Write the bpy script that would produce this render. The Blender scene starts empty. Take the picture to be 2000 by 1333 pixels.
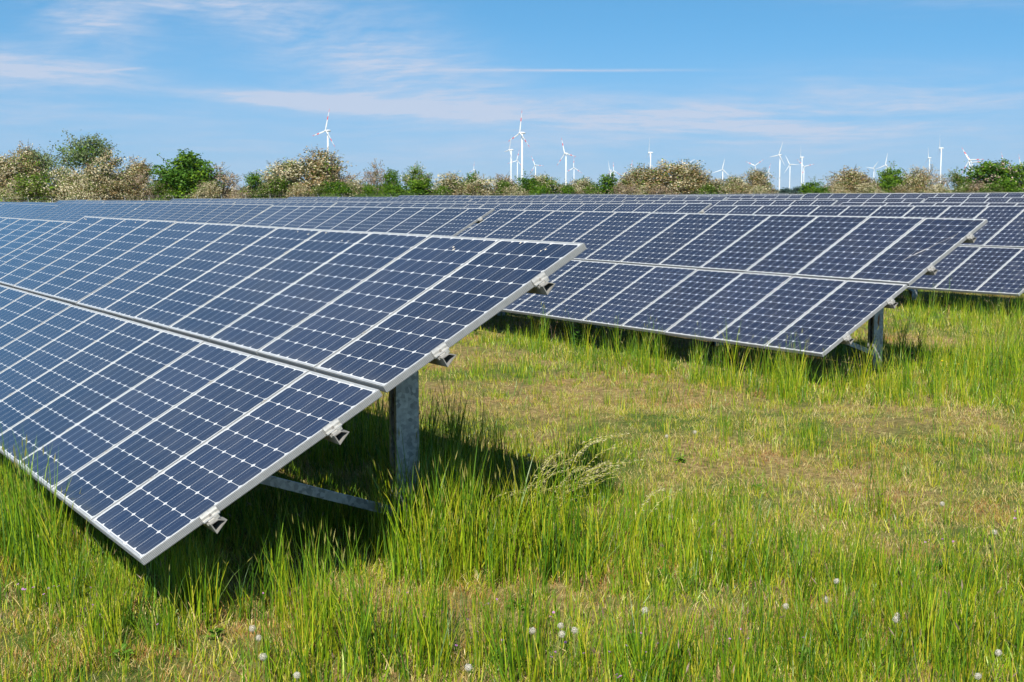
import bpy, math, random
import numpy as np
from mathutils import Vector, Matrix, Euler

scene = bpy.context.scene
COL = scene.collection
R = math.radians

# ------------------------------------------------------------------ camera
CAM = Vector((6.9217, -1.9922, 1.9480))
YAW, PITCH, FPX = 1.01287, 0.11259, 2613.18      # focal length in pixels of a 2000 px wide frame
cam_data = bpy.data.cameras.new('camera')
cam_data.sensor_width = 36.0
cam_data.lens = 36.0 * FPX / 2000.0
cam_data.clip_start = 0.1
cam_data.clip_end = 60000
camera = bpy.data.objects.new('camera', cam_data)
camera.location = CAM
camera.rotation_euler = (math.pi / 2 - PITCH, 0, YAW)
COL.objects.link(camera)
scene.camera = camera

# ------------------------------------------------------------------ sun direction, exposure
TO_SUN = Vector((0.77, -0.73, 1.0)).normalized()
SUN_EL = math.asin(TO_SUN.z)
SUN_ROT = math.atan2(TO_SUN.x, TO_SUN.y)
SUN_STRENGTH, SKY_STRENGTH = 5.0, 0.132
vs = scene.view_settings
vs.view_transform = 'Standard'
vs.look = 'None'
vs.exposure = 0.62
vs.gamma = 1.0
vs.use_curve_mapping = False
sun_data = bpy.data.lights.new('sun', 'SUN')
sun_data.energy = SUN_STRENGTH
sun_data.angle = R(0.53)
sun_data.color = (1.0, 0.94, 0.84)
sun = bpy.data.objects.new('sun', sun_data)
sun.location = (0, 0, 40)
sun.rotation_euler = TO_SUN.to_track_quat('Z', 'Y').to_euler()
COL.objects.link(sun)


# ------------------------------------------------------------------ node helpers
class NT:
    def __init__(self, tree):
        self.t = tree
        self.n = tree.nodes
        self.l = tree.links

    def new(self, kind, **kw):
        n = self.n.new(kind)
        for k, v in kw.items():
            setattr(n, k, v)
        return n

    def put(self, sock, v):
        if hasattr(v, 'links') or isinstance(v, bpy.types.NodeSocket):
            self.l.new(v, sock)
        elif v is not None:
            sock.default_value = v

    def m(self, op, a, b=None, c=None, clamp=False):
        n = self.new('ShaderNodeMath', operation=op, use_clamp=clamp)
        self.put(n.inputs[0], a)
        if b is not None:
            self.put(n.inputs[1], b)
        if c is not None:
            self.put(n.inputs[2], c)
        return n.outputs[0]

    def ramp(self, fac, stops, interp='LINEAR'):
        n = self.new('ShaderNodeValToRGB')
        n.color_ramp.interpolation = interp
        e = n.color_ramp.elements
        while len(e) < len(stops):
            e.new(0.5)
        for i, (p, c) in enumerate(stops):
            e[i].position = p
            e[i].color = (*c, 1)
        self.put(n.inputs[0], fac)
        return n.outputs[0]

    def mix(self, fac, a, b):
        n = self.new('ShaderNodeMix', data_type='RGBA')
        self.put(n.inputs[0], fac)
        for s, v in ((n.inputs[6], a), (n.inputs[7], b)):
            if isinstance(v, tuple):
                v = (*v, 1) if len(v) == 3 else v
            self.put(s, v)
        return n.outputs[2]

    def noise(self, vec, scale, detail=3, rough=0.5, dist=0.0):
        n = self.new('ShaderNodeTexNoise')
        self.put(n.inputs['Vector'], vec)
        n.inputs['Scale'].default_value = scale
        n.inputs['Detail'].default_value = detail
        n.inputs['Roughness'].default_value = rough
        n.inputs['Distortion'].default_value = dist
        return n.outputs[0]

    def comb(self, x, y, z):
        n = self.new('ShaderNodeCombineXYZ')
        for s, v in zip(n.inputs, (x, y, z)):
            self.put(s, v)
        return n.outputs[0]

    def sep(self, v):
        n = self.new('ShaderNodeSeparateXYZ')
        self.put(n.inputs[0], v)
        return n.outputs

    def step(self, x, lo, hi):
        n = self.new('ShaderNodeMapRange', interpolation_type='SMOOTHSTEP')
        self.put(n.inputs[0], x)
        n.inputs[1].default_value = lo
        n.inputs[2].default_value = hi
        return n.outputs[0]


# ------------------------------------------------------------------ world: sky with thin cirrus
world = bpy.data.worlds.new('World')
scene.world = world
world.use_nodes = True
w = NT(world.node_tree)
w.n.clear()
tc = w.new('ShaderNodeTexCoord')
dx, dy, dz = w.sep(tc.outputs['Generated'])
# the low sky of that day is already a clear deep blue: the sky model is looked up a little higher
z2 = w.m('ADD', w.m('MULTIPLY', dz, 1.5), 0.25)
vec = w.new('ShaderNodeVectorMath', operation='NORMALIZE')
w.put(vec.inputs[0], w.comb(dx, dy, z2))
sky = w.new('ShaderNodeTexSky', sky_type='NISHITA')
sky.sun_disc = False
sky.sun_elevation = SUN_EL
sky.sun_rotation = SUN_ROT
sky.altitude = 60
sky.air_density = 1.0
sky.dust_density = 0.3
sky.ozone_density = 1.2
w.put(sky.inputs['Vector'], vec.outputs[0])
# clouds, laid out by compass angle and height (degrees) over the meadow
az = w.m('MULTIPLY', w.m('ARCTAN2', dy, dx), 180 / math.pi)
el = w.m('MULTIPLY', w.m('ARCSINE', dz), 180 / math.pi)


def A(px):
    return math.degrees(math.pi / 2 + YAW) - math.degrees(math.atan((px - 1000) / FPX))


def EL(py):
    return math.degrees(math.atan((666.5 - py) / FPX) - PITCH)


# streaky noise
warp = w.noise(w.comb(w.m('MULTIPLY', az, 0.10), w.m('MULTIPLY', el, 0.35), 3.1), 1.0, 2)
sl = w.m('ADD', el, w.m('MULTIPLY', w.m('SUBTRACT', warp, 0.5), 1.3))
st1 = w.noise(w.comb(w.m('MULTIPLY', az, 0.13), w.m('MULTIPLY', sl, 1.25), 0.0), 1.0, 6, 0.58)
st2 = w.noise(w.comb(w.m('MULTIPLY', az, 0.26), w.m('MULTIPLY', w.m('ADD', sl, w.m('MULTIPLY', az, 0.20)), 0.95), 7.0), 1.0, 6, 0.60)


def blob(px, py, sx, sy, slope, amp, nz, lo, hi):
    """soft cloud patch: centre, half sizes in degrees, slope, strength, streak noise"""
    da = w.m('SUBTRACT', A(px), az)
    de = w.m('SUBTRACT', w.m('SUBTRACT', el, EL(py)), w.m('MULTIPLY', da, slope))
    q = w.m('ADD', w.m('POWER', w.m('ABSOLUTE', w.m('DIVIDE', da, sx)), 2.0),
            w.m('POWER', w.m('ABSOLUTE', w.m('DIVIDE', de, sy)), 2.0))
    g = w.m('EXPONENT', w.m('MULTIPLY', q, -1.0))
    if nz is not None:
        g = w.m('MULTIPLY', g, w.step(nz, lo, hi))
    return w.m('MULTIPLY', g, amp)


parts = [
    blob(40, 152, 4.2, 0.85, -0.06, 0.80, st1, 0.20, 0.62),
    blob(190, 45, 2.3, 1.4, -0.25, 0.62, st2, 0.22, 0.72),
    blob(390, 14, 3.6, 0.55, -0.10, 0.62, st2, 0.20, 0.70),
    blob(620, 200, 4.0, 0.28, -0.050, 1.15, st1, 0.15, 0.52),
    blob(800, 214, 5.0, 0.42, -0.045, 0.55, st1, 0.22, 0.62),
    blob(690, 95, 4.8, 2.0, -0.25, 0.60, st2, 0.18, 0.75),
    blob(850, 152, 3.2, 0.85, -0.05, 0.42, st1, 0.22, 0.66),
    blob(1110, 138, 4.4, 0.055, -0.006, 0.50, None, 0, 0),
    blob(1250, 228, 8.0, 0.8, -0.03, 0.70, st1, 0.24, 0.66),
    blob(1650, 235, 7.0, 0.8, -0.02, 0.48, st1, 0.26, 0.70),
    blob(1800, 180, 6.0, 0.7, -0.04, 0.42, st1, 0.28, 0.70),
    blob(1080, 290, 22.0, 0.9, -0.0, 0.36, st1, 0.26, 0.75),
    blob(240, 147, 1.1, 0.05, 0.12, 0.35, st1, 0.2, 0.5),
    blob(120, 230, 6.0, 0.8, -0.02, 0.30, st1, 0.25, 0.7),
    blob(1900, 20, 6.0, 0.6, -0.05, 0.16, st1, 0.30, 0.7),
]
cl = parts[0]
for p_ in parts[1:]:
    cl = w.m('ADD', cl, p_)
cl = w.m('MULTIPLY', cl, w.m('ADD', w.m('MULTIPLY', w.step(w.noise(w.comb(w.m('MULTIPLY', az, 0.5), w.m('MULTIPLY', sl, 4.2), 11.0), 1.0, 6, 0.65), 0.3, 0.7), 1.05), 0.75))
high = w.noise(w.comb(w.m('MULTIPLY', dx, 2.0), w.m('MULTIPLY', dy, 5.0), dz), 1.0, 5, 0.6)
cl = w.m('ADD', cl, w.m('MULTIPLY', w.m('MULTIPLY', w.step(high, 0.45, 0.8), 0.35), w.step(dz, 0.14, 0.3)))
cl = w.m('MINIMUM', cl, 0.85)
tint = w.new('ShaderNodeMix', data_type='RGBA', blend_type='MULTIPLY')
tint.inputs[0].default_value = 1.0
w.put(tint.inputs[6], sky.outputs[0])
tint.inputs[7].default_value = (0.47, 0.90, 0.98, 1)
# paler air towards the horizon
hz = w.m('MULTIPLY', w.m('SUBTRACT', 1.0, w.step(el, -0.5, 7.5)), 0.85)
pale = w.mix(hz, tint.outputs[2], (1.66, 2.62, 3.62))
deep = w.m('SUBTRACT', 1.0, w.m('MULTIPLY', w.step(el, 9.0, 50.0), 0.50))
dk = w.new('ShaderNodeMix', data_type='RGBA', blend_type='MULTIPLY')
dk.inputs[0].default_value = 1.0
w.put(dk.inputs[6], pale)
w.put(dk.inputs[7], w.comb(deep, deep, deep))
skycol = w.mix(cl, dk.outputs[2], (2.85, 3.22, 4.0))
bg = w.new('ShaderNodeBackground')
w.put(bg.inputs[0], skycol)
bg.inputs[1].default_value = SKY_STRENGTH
wo = w.new('ShaderNodeOutputWorld')
w.l.new(bg.outputs[0], wo.inputs[0])

# ------------------------------------------------------------------ where a point of the photo lies on the ground
_cp, _sp, _cy, _sy = math.cos(PITCH), math.sin(PITCH), math.cos(YAW), math.sin(YAW)
FW = np.array([-_sy * _cp, _cy * _cp, -_sp])
RT = np.array([_cy, _sy, 0.0])
UP = np.cross(RT, FW)
C0 = np.array(CAM)


def ray(px, py):
    return FW + RT * (px - 1000) / FPX - UP * (py - 666.5) / FPX


def at_z(px, py, z):
    d = ray(px, py)
    return C0 + d * ((z - C0[2]) / d[2])


def at_d(px, py, dist):
    return C0 + ray(px, py) * dist


def to_px(P):
    q = np.asarray(P, float) - C0
    z = q @ FW
    z = np.where(np.abs(z) < 1e-6, 1e-6, z)
    return 1000 + FPX * (q @ RT) / z, 666.5 - FPX * (q @ UP) / z, z


# ------------------------------------------------------------------ value noise (numpy) and terrain
_rng = np.random.default_rng(5)
_tab = _rng.random((256, 256))


def vnoise(x, y, s=1.0, seed=0):
    x = np.asarray(x, float) * s + seed * 17.3
    y = np.asarray(y, float) * s + seed * 9.1
    xi, yi = np.floor(x).astype(int), np.floor(y).astype(int)
    fx, fy = x - xi, y - yi
    fx, fy = fx * fx * (3 - 2 * fx), fy * fy * (3 - 2 * fy)
    g = lambda a, b: _tab[a % 256, b % 256]
    return (g(xi, yi) * (1 - fx) + g(xi + 1, yi) * fx) * (1 - fy) + (g(xi, yi + 1) * (1 - fx) + g(xi + 1, yi + 1) * fx) * fy


def lift(x, y):
    """how far the gently sloping field lies above or below the level of the nearest table"""
    x, y = np.asarray(x, float), np.asarray(y, float)
    s = np.clip(y / 9.5, 0, 1)
    zx = (0.002 + 0.0042 * s) * np.clip(x + 13 * s, -110, 14)
    zy = 0.0155 * np.clip(y - 30, 0, 21)
    near = np.clip((y + 4) / 6, 0, 1)
    return zx * near + zy


def gz(x, y):
    x, y = np.asarray(x, float), np.asarray(y, float)
    bumps = (vnoise(x, y, 0.7) - 0.5) * 0.07 + (vnoise(x, y, 2.3, 3) - 0.5) * 0.025
    return -0.50 + lift(x, y) + bumps * np.clip(1.5 - np.hypot(x, y) / 60, 0, 1)


def ground_at(px, py):
    P = at_z(px, py, -0.5)
    for _ in range(4):
        P = at_z(px, py, float(gz(P[0], P[1])))
    return P


# ------------------------------------------------------------------ mesh helpers
class MB:
    def __init__(self):
        self.v, self.f, self.mi = [], [], []

    def add(self, verts, faces, mi=0):
        o = len(self.v)
        self.v += [tuple(map(float, q)) for q in verts]
        for f in faces:
            self.f.append(tuple(i + o for i in f))
            self.mi.append(mi)

    def box(self, x0, x1, y0, y1, z0, z1, mi=0, M=None):
        vs_ = [Vector((x, y, z)) for z in (z0, z1) for y in (y0, y1) for x in (x0, x1)]
        if M is not None:
            vs_ = [M @ q for q in vs_]
        self.add(vs_, [(0, 2, 3, 1), (4, 5, 7, 6), (0, 1, 5, 4), (1, 3, 7, 5), (3, 2, 6, 7), (2, 0, 4, 6)], mi)

    def prism(self, poly, a, b, M=None, mi=0, caps=True):
        """polygon (y, z) swept along x from a to b"""
        n = len(poly)
        vs_ = [Vector((a, p[0], p[1])) for p in poly] + [Vector((b, p[0], p[1])) for p in poly]
        if M is not None:
            vs_ = [M @ q for q in vs_]
        fs = [(i, (i + 1) % n, n + (i + 1) % n, n + i) for i in range(n)]
        if caps:
            fs += [tuple(reversed(range(n))), tuple(range(n, 2 * n))]
        self.add(vs_, fs, mi)

    def tube(self, pts, radii, n=8, mi=0, cap=True):
        pts = [Vector(p) for p in pts]
        rings = []
        ref = Vector((0.3, 0.8, 0.5))
        for i, p in enumerate(pts):
            t = (pts[min(i + 1, len(pts) - 1)] - pts[max(i - 1, 0)]).normalized()
            a = t.cross(ref)
            if a.length < 1e-3:
                a = t.cross(Vector((1, 0, 0)))
            a.normalize()
            b = t.cross(a)
            rings.append([p + (a * math.cos(k * 2 * math.pi / n) + b * math.sin(k * 2 * math.pi / n)) * radii[i] for k in range(n)])
        vs_ = [q for r_ in rings for q in r_]
        fs = []
        for i in range(len(pts) - 1):
            for k in range(n):
                fs.append((i * n + k, i * n + (k + 1) % n, (i + 1) * n + (k + 1) % n, (i + 1) * n + k))
        if cap:
            fs += [tuple(reversed(range(n))), tuple(range((len(pts) - 1) * n, len(pts) * n))]
        self.add(vs_, fs, mi)

    def mesh(self, name, mats, smooth=False):
        me = bpy.data.meshes.new(name)
        me.from_pydata(self.v, [], self.f)
        for m_ in (mats if isinstance(mats, (list, tuple)) else [mats]):
            me.materials.append(m_)
        me.polygons.foreach_set('material_index', self.mi)
        if smooth:
            me.polygons.foreach_set('use_smooth', [True] * len(self.f))
        me.update()
        return me


def link(name, me, parent=None, loc=None, rot=None, scale=None):
    o = bpy.data.objects.new(name, me)
    COL.objects.link(o)
    if parent is not None:
        o.parent = parent
    if loc is not None:
        o.location = loc
    if rot is not None:
        o.rotation_euler = rot
    if scale is not None:
        o.scale = scale
    return o


def tag(o, label, cat, group=None, kind=None):
    o['label'] = label
    o['category'] = cat
    if group:
        o['group'] = group
    if kind:
        o['kind'] = kind
    return o


def ordinal(n):
    return ('first second third fourth fifth sixth seventh eighth ninth tenth eleventh twelfth thirteenth fourteenth fifteenth '
            'sixteenth seventeenth eighteenth nineteenth twentieth').split()[n - 1]


# ------------------------------------------------------------------ materials
def principled(name, color=(0.5, 0.5, 0.5), rough=0.5, metal=0.0, spec=0.5):
    m_ = bpy.data.materials.new(name)
    m_.use_nodes = True
    t = NT(m_.node_tree)
    b = t.n['Principled BSDF']
    b.inputs['Base Color'].default_value = (*color, 1)
    b.inputs['Roughness'].default_value = rough
    b.inputs['Metallic'].default_value = metal
    b.inputs['Specular IOR Level'].default_value = spec
    return m_, t, b


def mat_aluminium():
    m_, t, b = principled('anodised_aluminium', (0.62, 0.63, 0.64), 0.42, 0.35)
    c = t.new('ShaderNodeTexCoord')
    n = t.noise(c.outputs['Object'], 9.0, 4)
    t.put(b.inputs['Base Color'], t.ramp(n, [(0.3, (0.44, 0.45, 0.455)), (0.7, (0.54, 0.55, 0.555))]))
    return m_


def mat_cells():
    """72 x 0 grid is drawn in the laminate: dark blue pseudo-square cells, white backsheet, silver bus bars"""
    m_, t, b = principled('photovoltaic_cells', (0.02, 0.03, 0.09), 0.16)
    c = t.new('ShaderNodeTexCoord')
    x, y, z = t.sep(c.outputs['Object'])
    P = 0.158
    ux = t.m('DIVIDE', t.m('ADD', x, 3 * P), P)
    uy = t.m('DIVIDE', y, P)
    fx = t.m('FRACT', ux)
    fy = t.m('FRACT', uy)
    ex = t.m('MINIMUM', fx, t.m('SUBTRACT', 1.0, fx))
    ey = t.m('MINIMUM', fy, t.m('SUBTRACT', 1.0, fy))
    # inside the field of cells
    inx = t.m('LESS_THAN', t.m('ABSOLUTE', x), 3 * P - 0.001)
    iny = t.m('LESS_THAN', t.m('ABSOLUTE', y), 5 * P - 0.001)
    gap = t.m('GREATER_THAN', t.m('MINIMUM', ex, ey), 0.0085)
    cham = t.m('GREATER_THAN', t.m('ADD', ex, ey), 0.118)
    cell = t.m('MULTIPLY', t.m('MULTIPLY', inx, iny), t.m('MULTIPLY', gap, cham))
    # bus bars run along the panel, two to a cell
    bb = t.m('LESS_THAN', t.m('ABSOLUTE', t.m('SUBTRACT', ex, 0.27)), 0.0058)
    # ribbon in the margin at either end
    ay = t.m('ABSOLUTE', t.m('SUBTRACT', t.m('ABSOLUTE', y), 5 * P + 0.008))
    rib = t.m('MULTIPLY', t.m('LESS_THAN', ay, 0.0022),
              t.m('LESS_THAN', t.m('ABSOLUTE', t.m('SUBTRACT', t.m('FRACT', t.m('MULTIPLY', ux, 0.5)), 0.5)), 0.42))
    oi = t.new('ShaderNodeObjectInfo')
    wn = t.new('ShaderNodeTexWhiteNoise', noise_dimensions='3D')
    t.put(wn.inputs['Vector'], t.comb(t.m('FLOOR', ux), t.m('FLOOR', uy), t.m('MULTIPLY', oi.outputs['Random'], 50)))
    fine = t.noise(c.outputs['Object'], 420.0, 2)
    tone = t.m('ADD', t.m('ADD', t.m('MULTIPLY', wn.outputs['Value'], 0.35), t.m('MULTIPLY', oi.outputs['Random'], 0.4)),
               t.m('MULTIPLY', fine, 0.35))
    cellcol = t.ramp(tone, [(0.15, (0.012, 0.018, 0.042)), (0.95, (0.022, 0.031, 0.066))])
    dust = t.noise(c.outputs['Object'], 3.0, 5, 0.65)
    cellcol = t.mix(t.m('ADD', t.m('MULTIPLY', t.step(dust, 0.35, 0.85), 0.10), t.m('MULTIPLY', t.step(y, -0.70, -0.83), 0.10)), cellcol, (0.25, 0.23, 0.19))
    cellcol = t.mix(t.m('MULTIPLY', bb, 0.55), cellcol, (0.30, 0.36, 0.44))
    col = t.mix(cell, (0.60, 0.61, 0.62), cellcol)
    col = t.mix(rib, col, (0.25, 0.26, 0.28))
    t.put(b.inputs['Base Color'], col)
    b.inputs['Roughness'].default_value = 0.13
    b.inputs['IOR'].default_value = 1.45
    bump = t.new('ShaderNodeBump')
    bump.inputs['Strength'].default_value = 0.012
    bump.inputs['Distance'].default_value = 0.01
    t.put(bump.inputs['Height'], t.noise(c.outputs['Object'], 2.2, 2))
    t.l.new(bump.outputs[0], b.inputs['Normal'])
    return m_


def mat_galvanised():
    m_, t, b = principled('galvanised_steel', (0.4, 0.42, 0.43), 0.5, 0.45)
    c = t.new('ShaderNodeTexCoord')
    v = t.new('ShaderNodeTexVoronoi')
    v.inputs['Scale'].default_value = 38
    t.put(v.inputs['Vector'], c.outputs['Object'])
    n = t.noise(c.outputs['Object'], 6.0, 5, 0.6)
    f = t.m('ADD', t.m('MULTIPLY', t.sep(v.outputs['Color'])[0], 0.45), t.m('MULTIPLY', n, 0.6))
    t.put(b.inputs['Base Color'], t.ramp(f, [(0.2, (0.17, 0.18, 0.185)), (0.8, (0.50, 0.51, 0.515))]))
    return m_


def mat_speckle(name, a, bcol, scale, rough=0.7, spec=0.3):
    m_, t, b = principled(name, a, rough, 0, spec)
    c = t.new('ShaderNodeTexCoord')
    t.put(b.inputs['Base Color'], t.ramp(t.noise(c.outputs['Object'], scale, 4, 0.6), [(0.3, a), (0.7, bcol)]))
    return m_


def mat_leaf(name, stops, scale=0.6, trans=0.3, rnd=0.5, rough=0.55, spec=0.25, dim=0.88):
    """leaf or blade: colour wanders over the field and from plant to plant; some light passes through"""
    m_ = bpy.data.materials.new(name)
    m_.use_nodes = True
    t = NT(m_.node_tree)
    b = t.n['Principled BSDF']
    g = t.new('ShaderNodeNewGeometry')
    oi = t.new('ShaderNodeObjectInfo')
    n1 = t.noise(g.outputs['Position'], scale, 3, 0.6)
    isl = g.outputs['Random Per Island']
    f = t.m('ADD', t.m('ADD', t.m('MULTIPLY', n1, 1 - rnd), t.m('MULTIPLY', isl, rnd * 0.6)),
            t.m('MULTIPLY', oi.outputs['Random'], rnd * 0.4))
    col = t.ramp(f, [(p_, tuple(c_ * dim for c_ in q_)) for p_, q_ in stops])
    t.put(b.inputs['Base Color'], col)
    b.inputs['Roughness'].default_value = rough
    b.inputs['Specular IOR Level'].default_value = spec
    tr = t.new('ShaderNodeBsdfTranslucent')
    t.put(tr.inputs[0], col)
    mx = t.new('ShaderNodeMixShader')
    mx.inputs[0].default_value = trans
    t.l.new(b.outputs[0], mx.inputs[1])
    t.l.new(tr.outputs[0], mx.inputs[2])
    t.l.new(mx.outputs[0], t.n['Material Output'].inputs[0])
    return m_


M_ALU = mat_aluminium()
M_RIB = mat_speckle('bright_rib', (0.40, 0.41, 0.415), (0.46, 0.47, 0.475), 20, 0.4, 0.5)
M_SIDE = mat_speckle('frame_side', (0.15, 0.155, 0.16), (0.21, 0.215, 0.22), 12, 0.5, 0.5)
M_CELL = mat_cells()
M_GALV = mat_galvanised()
M_BACK = mat_speckle('backsheet', (0.55, 0.55, 0.54), (0.62, 0.62, 0.61), 5)
M_CLAMP = mat_speckle('clamp_aluminium', (0.36, 0.35, 0.33), (0.54, 0.53, 0.50), 45, 0.42, 0.5)
M_CLAMP.node_tree.nodes['Principled BSDF'].inputs['Metallic'].default_value = 0.45
M_RAIL = mat_speckle('rail_aluminium', (0.16, 0.155, 0.145), (0.27, 0.26, 0.245), 25, 0.5, 0.5)
M_BOLT = mat_speckle('steel_bolt', (0.16, 0.15, 0.14), (0.28, 0.26, 0.24), 90, 0.5)
M_DROP = mat_speckle('dried_dropping', (0.55, 0.46, 0.34), (0.75, 0.70, 0.60), 60, 0.9)
M_RUST = mat_speckle('rust_stain', (0.16, 0.07, 0.03), (0.30, 0.16, 0.08), 40, 0.9)

# ------------------------------------------------------------------ ground
def graded(near, step, far, grow=1.35):
    a = list(np.arange(-near, near + step / 2, step))
    s, q = step, near
    out = []
    while q < far:
        s *= grow
        q += s
        out.append(q)
    return np.array([-q for q in reversed(out)] + a + out)


def build_ground():
    xs = graded(45, 0.75, 22000) - 20
    ys = graded(45, 0.75, 22000) + 15
    X, Y = np.meshgrid(xs, ys)
    Z = gz(X, Y)
    V = np.stack([X, Y, Z], -1).reshape(-1, 3)
    nx, ny = len(xs), len(ys)
    i, j = np.meshgrid(np.arange(nx - 1), np.arange(ny - 1))
    q = (j * nx + i).ravel()
    F = np.stack([q, q + 1, q + nx + 1, q + nx], -1)
    me = bpy.data.meshes.new('ground')
    me.from_pydata(V.tolist(), [], F.tolist())
    me.polygons.foreach_set('use_smooth', [True] * len(F))
    m_, t, b = principled('meadow_soil', (0.2, 0.15, 0.08), 0.95, 0, 0.1)
    g = t.new('ShaderNodeNewGeometry')
    p = g.outputs['Position']
    big = t.noise(p, 0.5, 4, 0.6)
    fine = t.noise(p, 14.0, 5, 0.7)
    litter = t.ramp(fine, [(0.25, (0.065, 0.045, 0.020)), (0.5, (0.22, 0.155, 0.065)), (0.75, (0.44, 0.33, 0.155))])
    moss = t.ramp(fine, [(0.25, (0.03, 0.045, 0.010)), (0.6, (0.09, 0.13, 0.025)), (0.8, (0.16, 0.20, 0.05))])
    t.put(b.inputs['Base Color'], t.mix(t.step(big, 0.38, 0.62), litter, moss))
    bump = t.new('ShaderNodeBump')
    bump.inputs['Strength'].default_value = 0.7
    bump.inputs['Distance'].default_value = 0.03
    t.put(bump.inputs['Height'], fine)
    t.l.new(bump.outputs[0], b.inputs['Normal'])
    me.materials.append(m_)
    o = link('ground', me)
    o['kind'] = 'structure'
    o['label'] = 'meadow soil with dry litter and moss under the solar field'
    return o


build_ground()

# ------------------------------------------------------------------ solar tables
PW, PL, PITCHX, GAPV = 0.990, 1.627, 1.00548, 0.0340
NP = 12
TLEN = NP * PITCHX
WT = 2 * PL + GAPV
TH = 0.0455                                             # frame depth


def frame_mesh(simple=False):
    """aluminium frame round one panel, its outer sides ribbed along their length"""
    mb = MB()
    if simple:
        prof = [(-0.012, 0.0), (0, 0), (0, -TH), (-0.03, -TH)]
    else:
        prof = [(-0.012, -0.004), (-0.012, 0.0), (-0.0008, 0.0), (0, -0.0008)]
        for k in range(5):
            zc = -0.0075 - k * 0.0076
            prof += [(0, zc + 0.0016), (0.0022, zc + 0.0010), (0.0022, zc - 0.0010), (0, zc - 0.0016)]
        prof += [(0, -TH), (-0.028, -TH), (-0.028, -TH + 0.002), (-0.003, -TH + 0.003), (-0.003, -0.009)]
    vs_ = []
    for o, z in prof:
        hx, hy = PW / 2 + o, PL / 2 + o
        vs_ += [(-hx, -hy, z), (hx, -hy, z), (hx, hy, z), (-hx, hy, z)]
    fs = []
    for i in range(len(prof) - 1):
        (oa, za), (ob, zb) = prof[i], prof[i + 1]
        mi = 0
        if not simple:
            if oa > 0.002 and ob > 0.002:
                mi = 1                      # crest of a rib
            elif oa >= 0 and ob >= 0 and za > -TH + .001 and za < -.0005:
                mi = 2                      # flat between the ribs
        for k in range(4):
            a, b = i * 4 + k, i * 4 + (k + 1) % 4
            fs.append(((a + 4, b + 4, b, a), mi))
    o_ = len(mb.v)
    mb.v += vs_
    for f_, mi in fs:
        mb.f.append(tuple(q + o_ for q in f_))
        mb.mi.append(mi)
    return mb


def laminate(mb, mi_top=0, mi_back=1):
    hx, hy = PW / 2 - 0.006, PL / 2 - 0.006
    v = [(-hx, -hy, -0.003), (hx, -hy, -0.003), (hx, hy, -0.003), (-hx, hy, -0.003)]
    v += [(a, b, -0.008) for a, b, c in v]
    mb.add(v, [(0, 1, 2, 3)], mi_top)
    mb.add(v, [(7, 6, 5, 4), (0, 4, 5, 1), (1, 5, 6, 2), (2, 6, 7, 3), (3, 7, 4, 0)], mi_back)


_mb = MB()
laminate(_mb)
ME_PANEL = _mb.mesh('solar_panel', [M_CELL, M_BACK])
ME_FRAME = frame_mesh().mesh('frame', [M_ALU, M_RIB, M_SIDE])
_mb = frame_mesh(True)
_mb.mi = [2] * len(_mb.mi)
laminate(_mb)
ME_PANEL_FAR = _mb.mesh('solar_panel_far', [M_CELL, M_BACK, M_ALU])

RAIL_V = (0.428, 1.270, 2.075, 2.885)
RAILP = [(-0.036, -0.0465), (-0.031, -0.112), (0.056, -0.080), (0.016, -0.0465)]


def rail_mesh():
    mb = MB()
    cx = sum(p[0] for p in RAILP) / 4
    cz = sum(p[1] for p in RAILP) / 4
    inn = [(cx + (a - cx) * 0.80, cz + (b - cz) * 0.80) for a, b in RAILP]
    x0, x1 = -TLEN - 0.07, 0.075
    mb.prism(RAILP, x0, x1, caps=False)
    n = 4
    for x in (x0, x1):
        d = 0.35 if x == x0 else -0.35
        v = [(x, *p) for p in RAILP] + [(x, *p) for p in inn] + [(x + d, *p) for p in inn]
        f = [(i, (i + 1) % n, n + (i + 1) % n, n + i) for i in range(n)] + [(n + i, n + (i + 1) % n, 2 * n + (i + 1) % n, 2 * n + i) for i in range(n)]
        mb.add(v, f)
    return mb.mesh('rail', [M_RAIL])


ME_RAIL = rail_mesh()


def clamp_mesh():
    """stepped end clamp gripping the frame, x points away from the table"""
    mb = MB()
    poly = [(-0.010, 0.0035), (0.004, 0.0035), (0.007, -0.004), (0.012, -0.014), (0.012, -0.027), (0.026, -0.030), (0.028, -0.036),
            (0.018, -0.040), (0.018, -0.0455), (0.003, -0.0455), (0.003, 0.0005), (-0.010, 0.0005)]
    # poly is (x, z); sweep along y
    n = len(poly)
    for y0, y1 in ((-0.052, 0.052),):
        v = [(a, y0, b) for a, b in poly] + [(a, y1, b) for a, b in poly]
        mb.add(v, [(i, n + i, n + (i + 1) % n, (i + 1) % n) for i in range(n)] + [tuple(range(n)), tuple(reversed(range(n, 2 * n)))])
    mb.box(0.004, 0.050, -0.030, 0.034, -0.0475, -0.0385)
    mb.box(0.046, 0.056, 0.006, 0.034, -0.0475, -0.030)
    mb.box(0.010, 0.034, -0.042, -0.008, -0.060, -0.048)
    return mb.mesh('end_clamp', [M_CLAMP])


def bolt_mesh():
    mb = MB()
    mb.tube([(0.011, 0, -0.020), (0.017, 0, -0.020)], [0.0085, 0.0075], 6)
    mb.tube([(0.017, 0, -0.020), (0.0185, 0, -0.020)], [0.004, 0.004], 6)
    return mb.mesh('bolt', [M_BOLT])


def midclamp_mesh():
    mb = MB()
    mb.box(-0.012, 0.012, -0.022, 0.022, 0.0006, 0.0032)
    mb.tube([(0, 0, 0.003), (0, 0, 0.007)], [0.006, 0.005], 6, 1)
    return mb.mesh('mid_clamp', [M_CLAMP, M_BOLT])


ME_CLAMP, ME_BOLT, ME_MID = clamp_mesh(), bolt_mesh(), midclamp_mesh()

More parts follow.
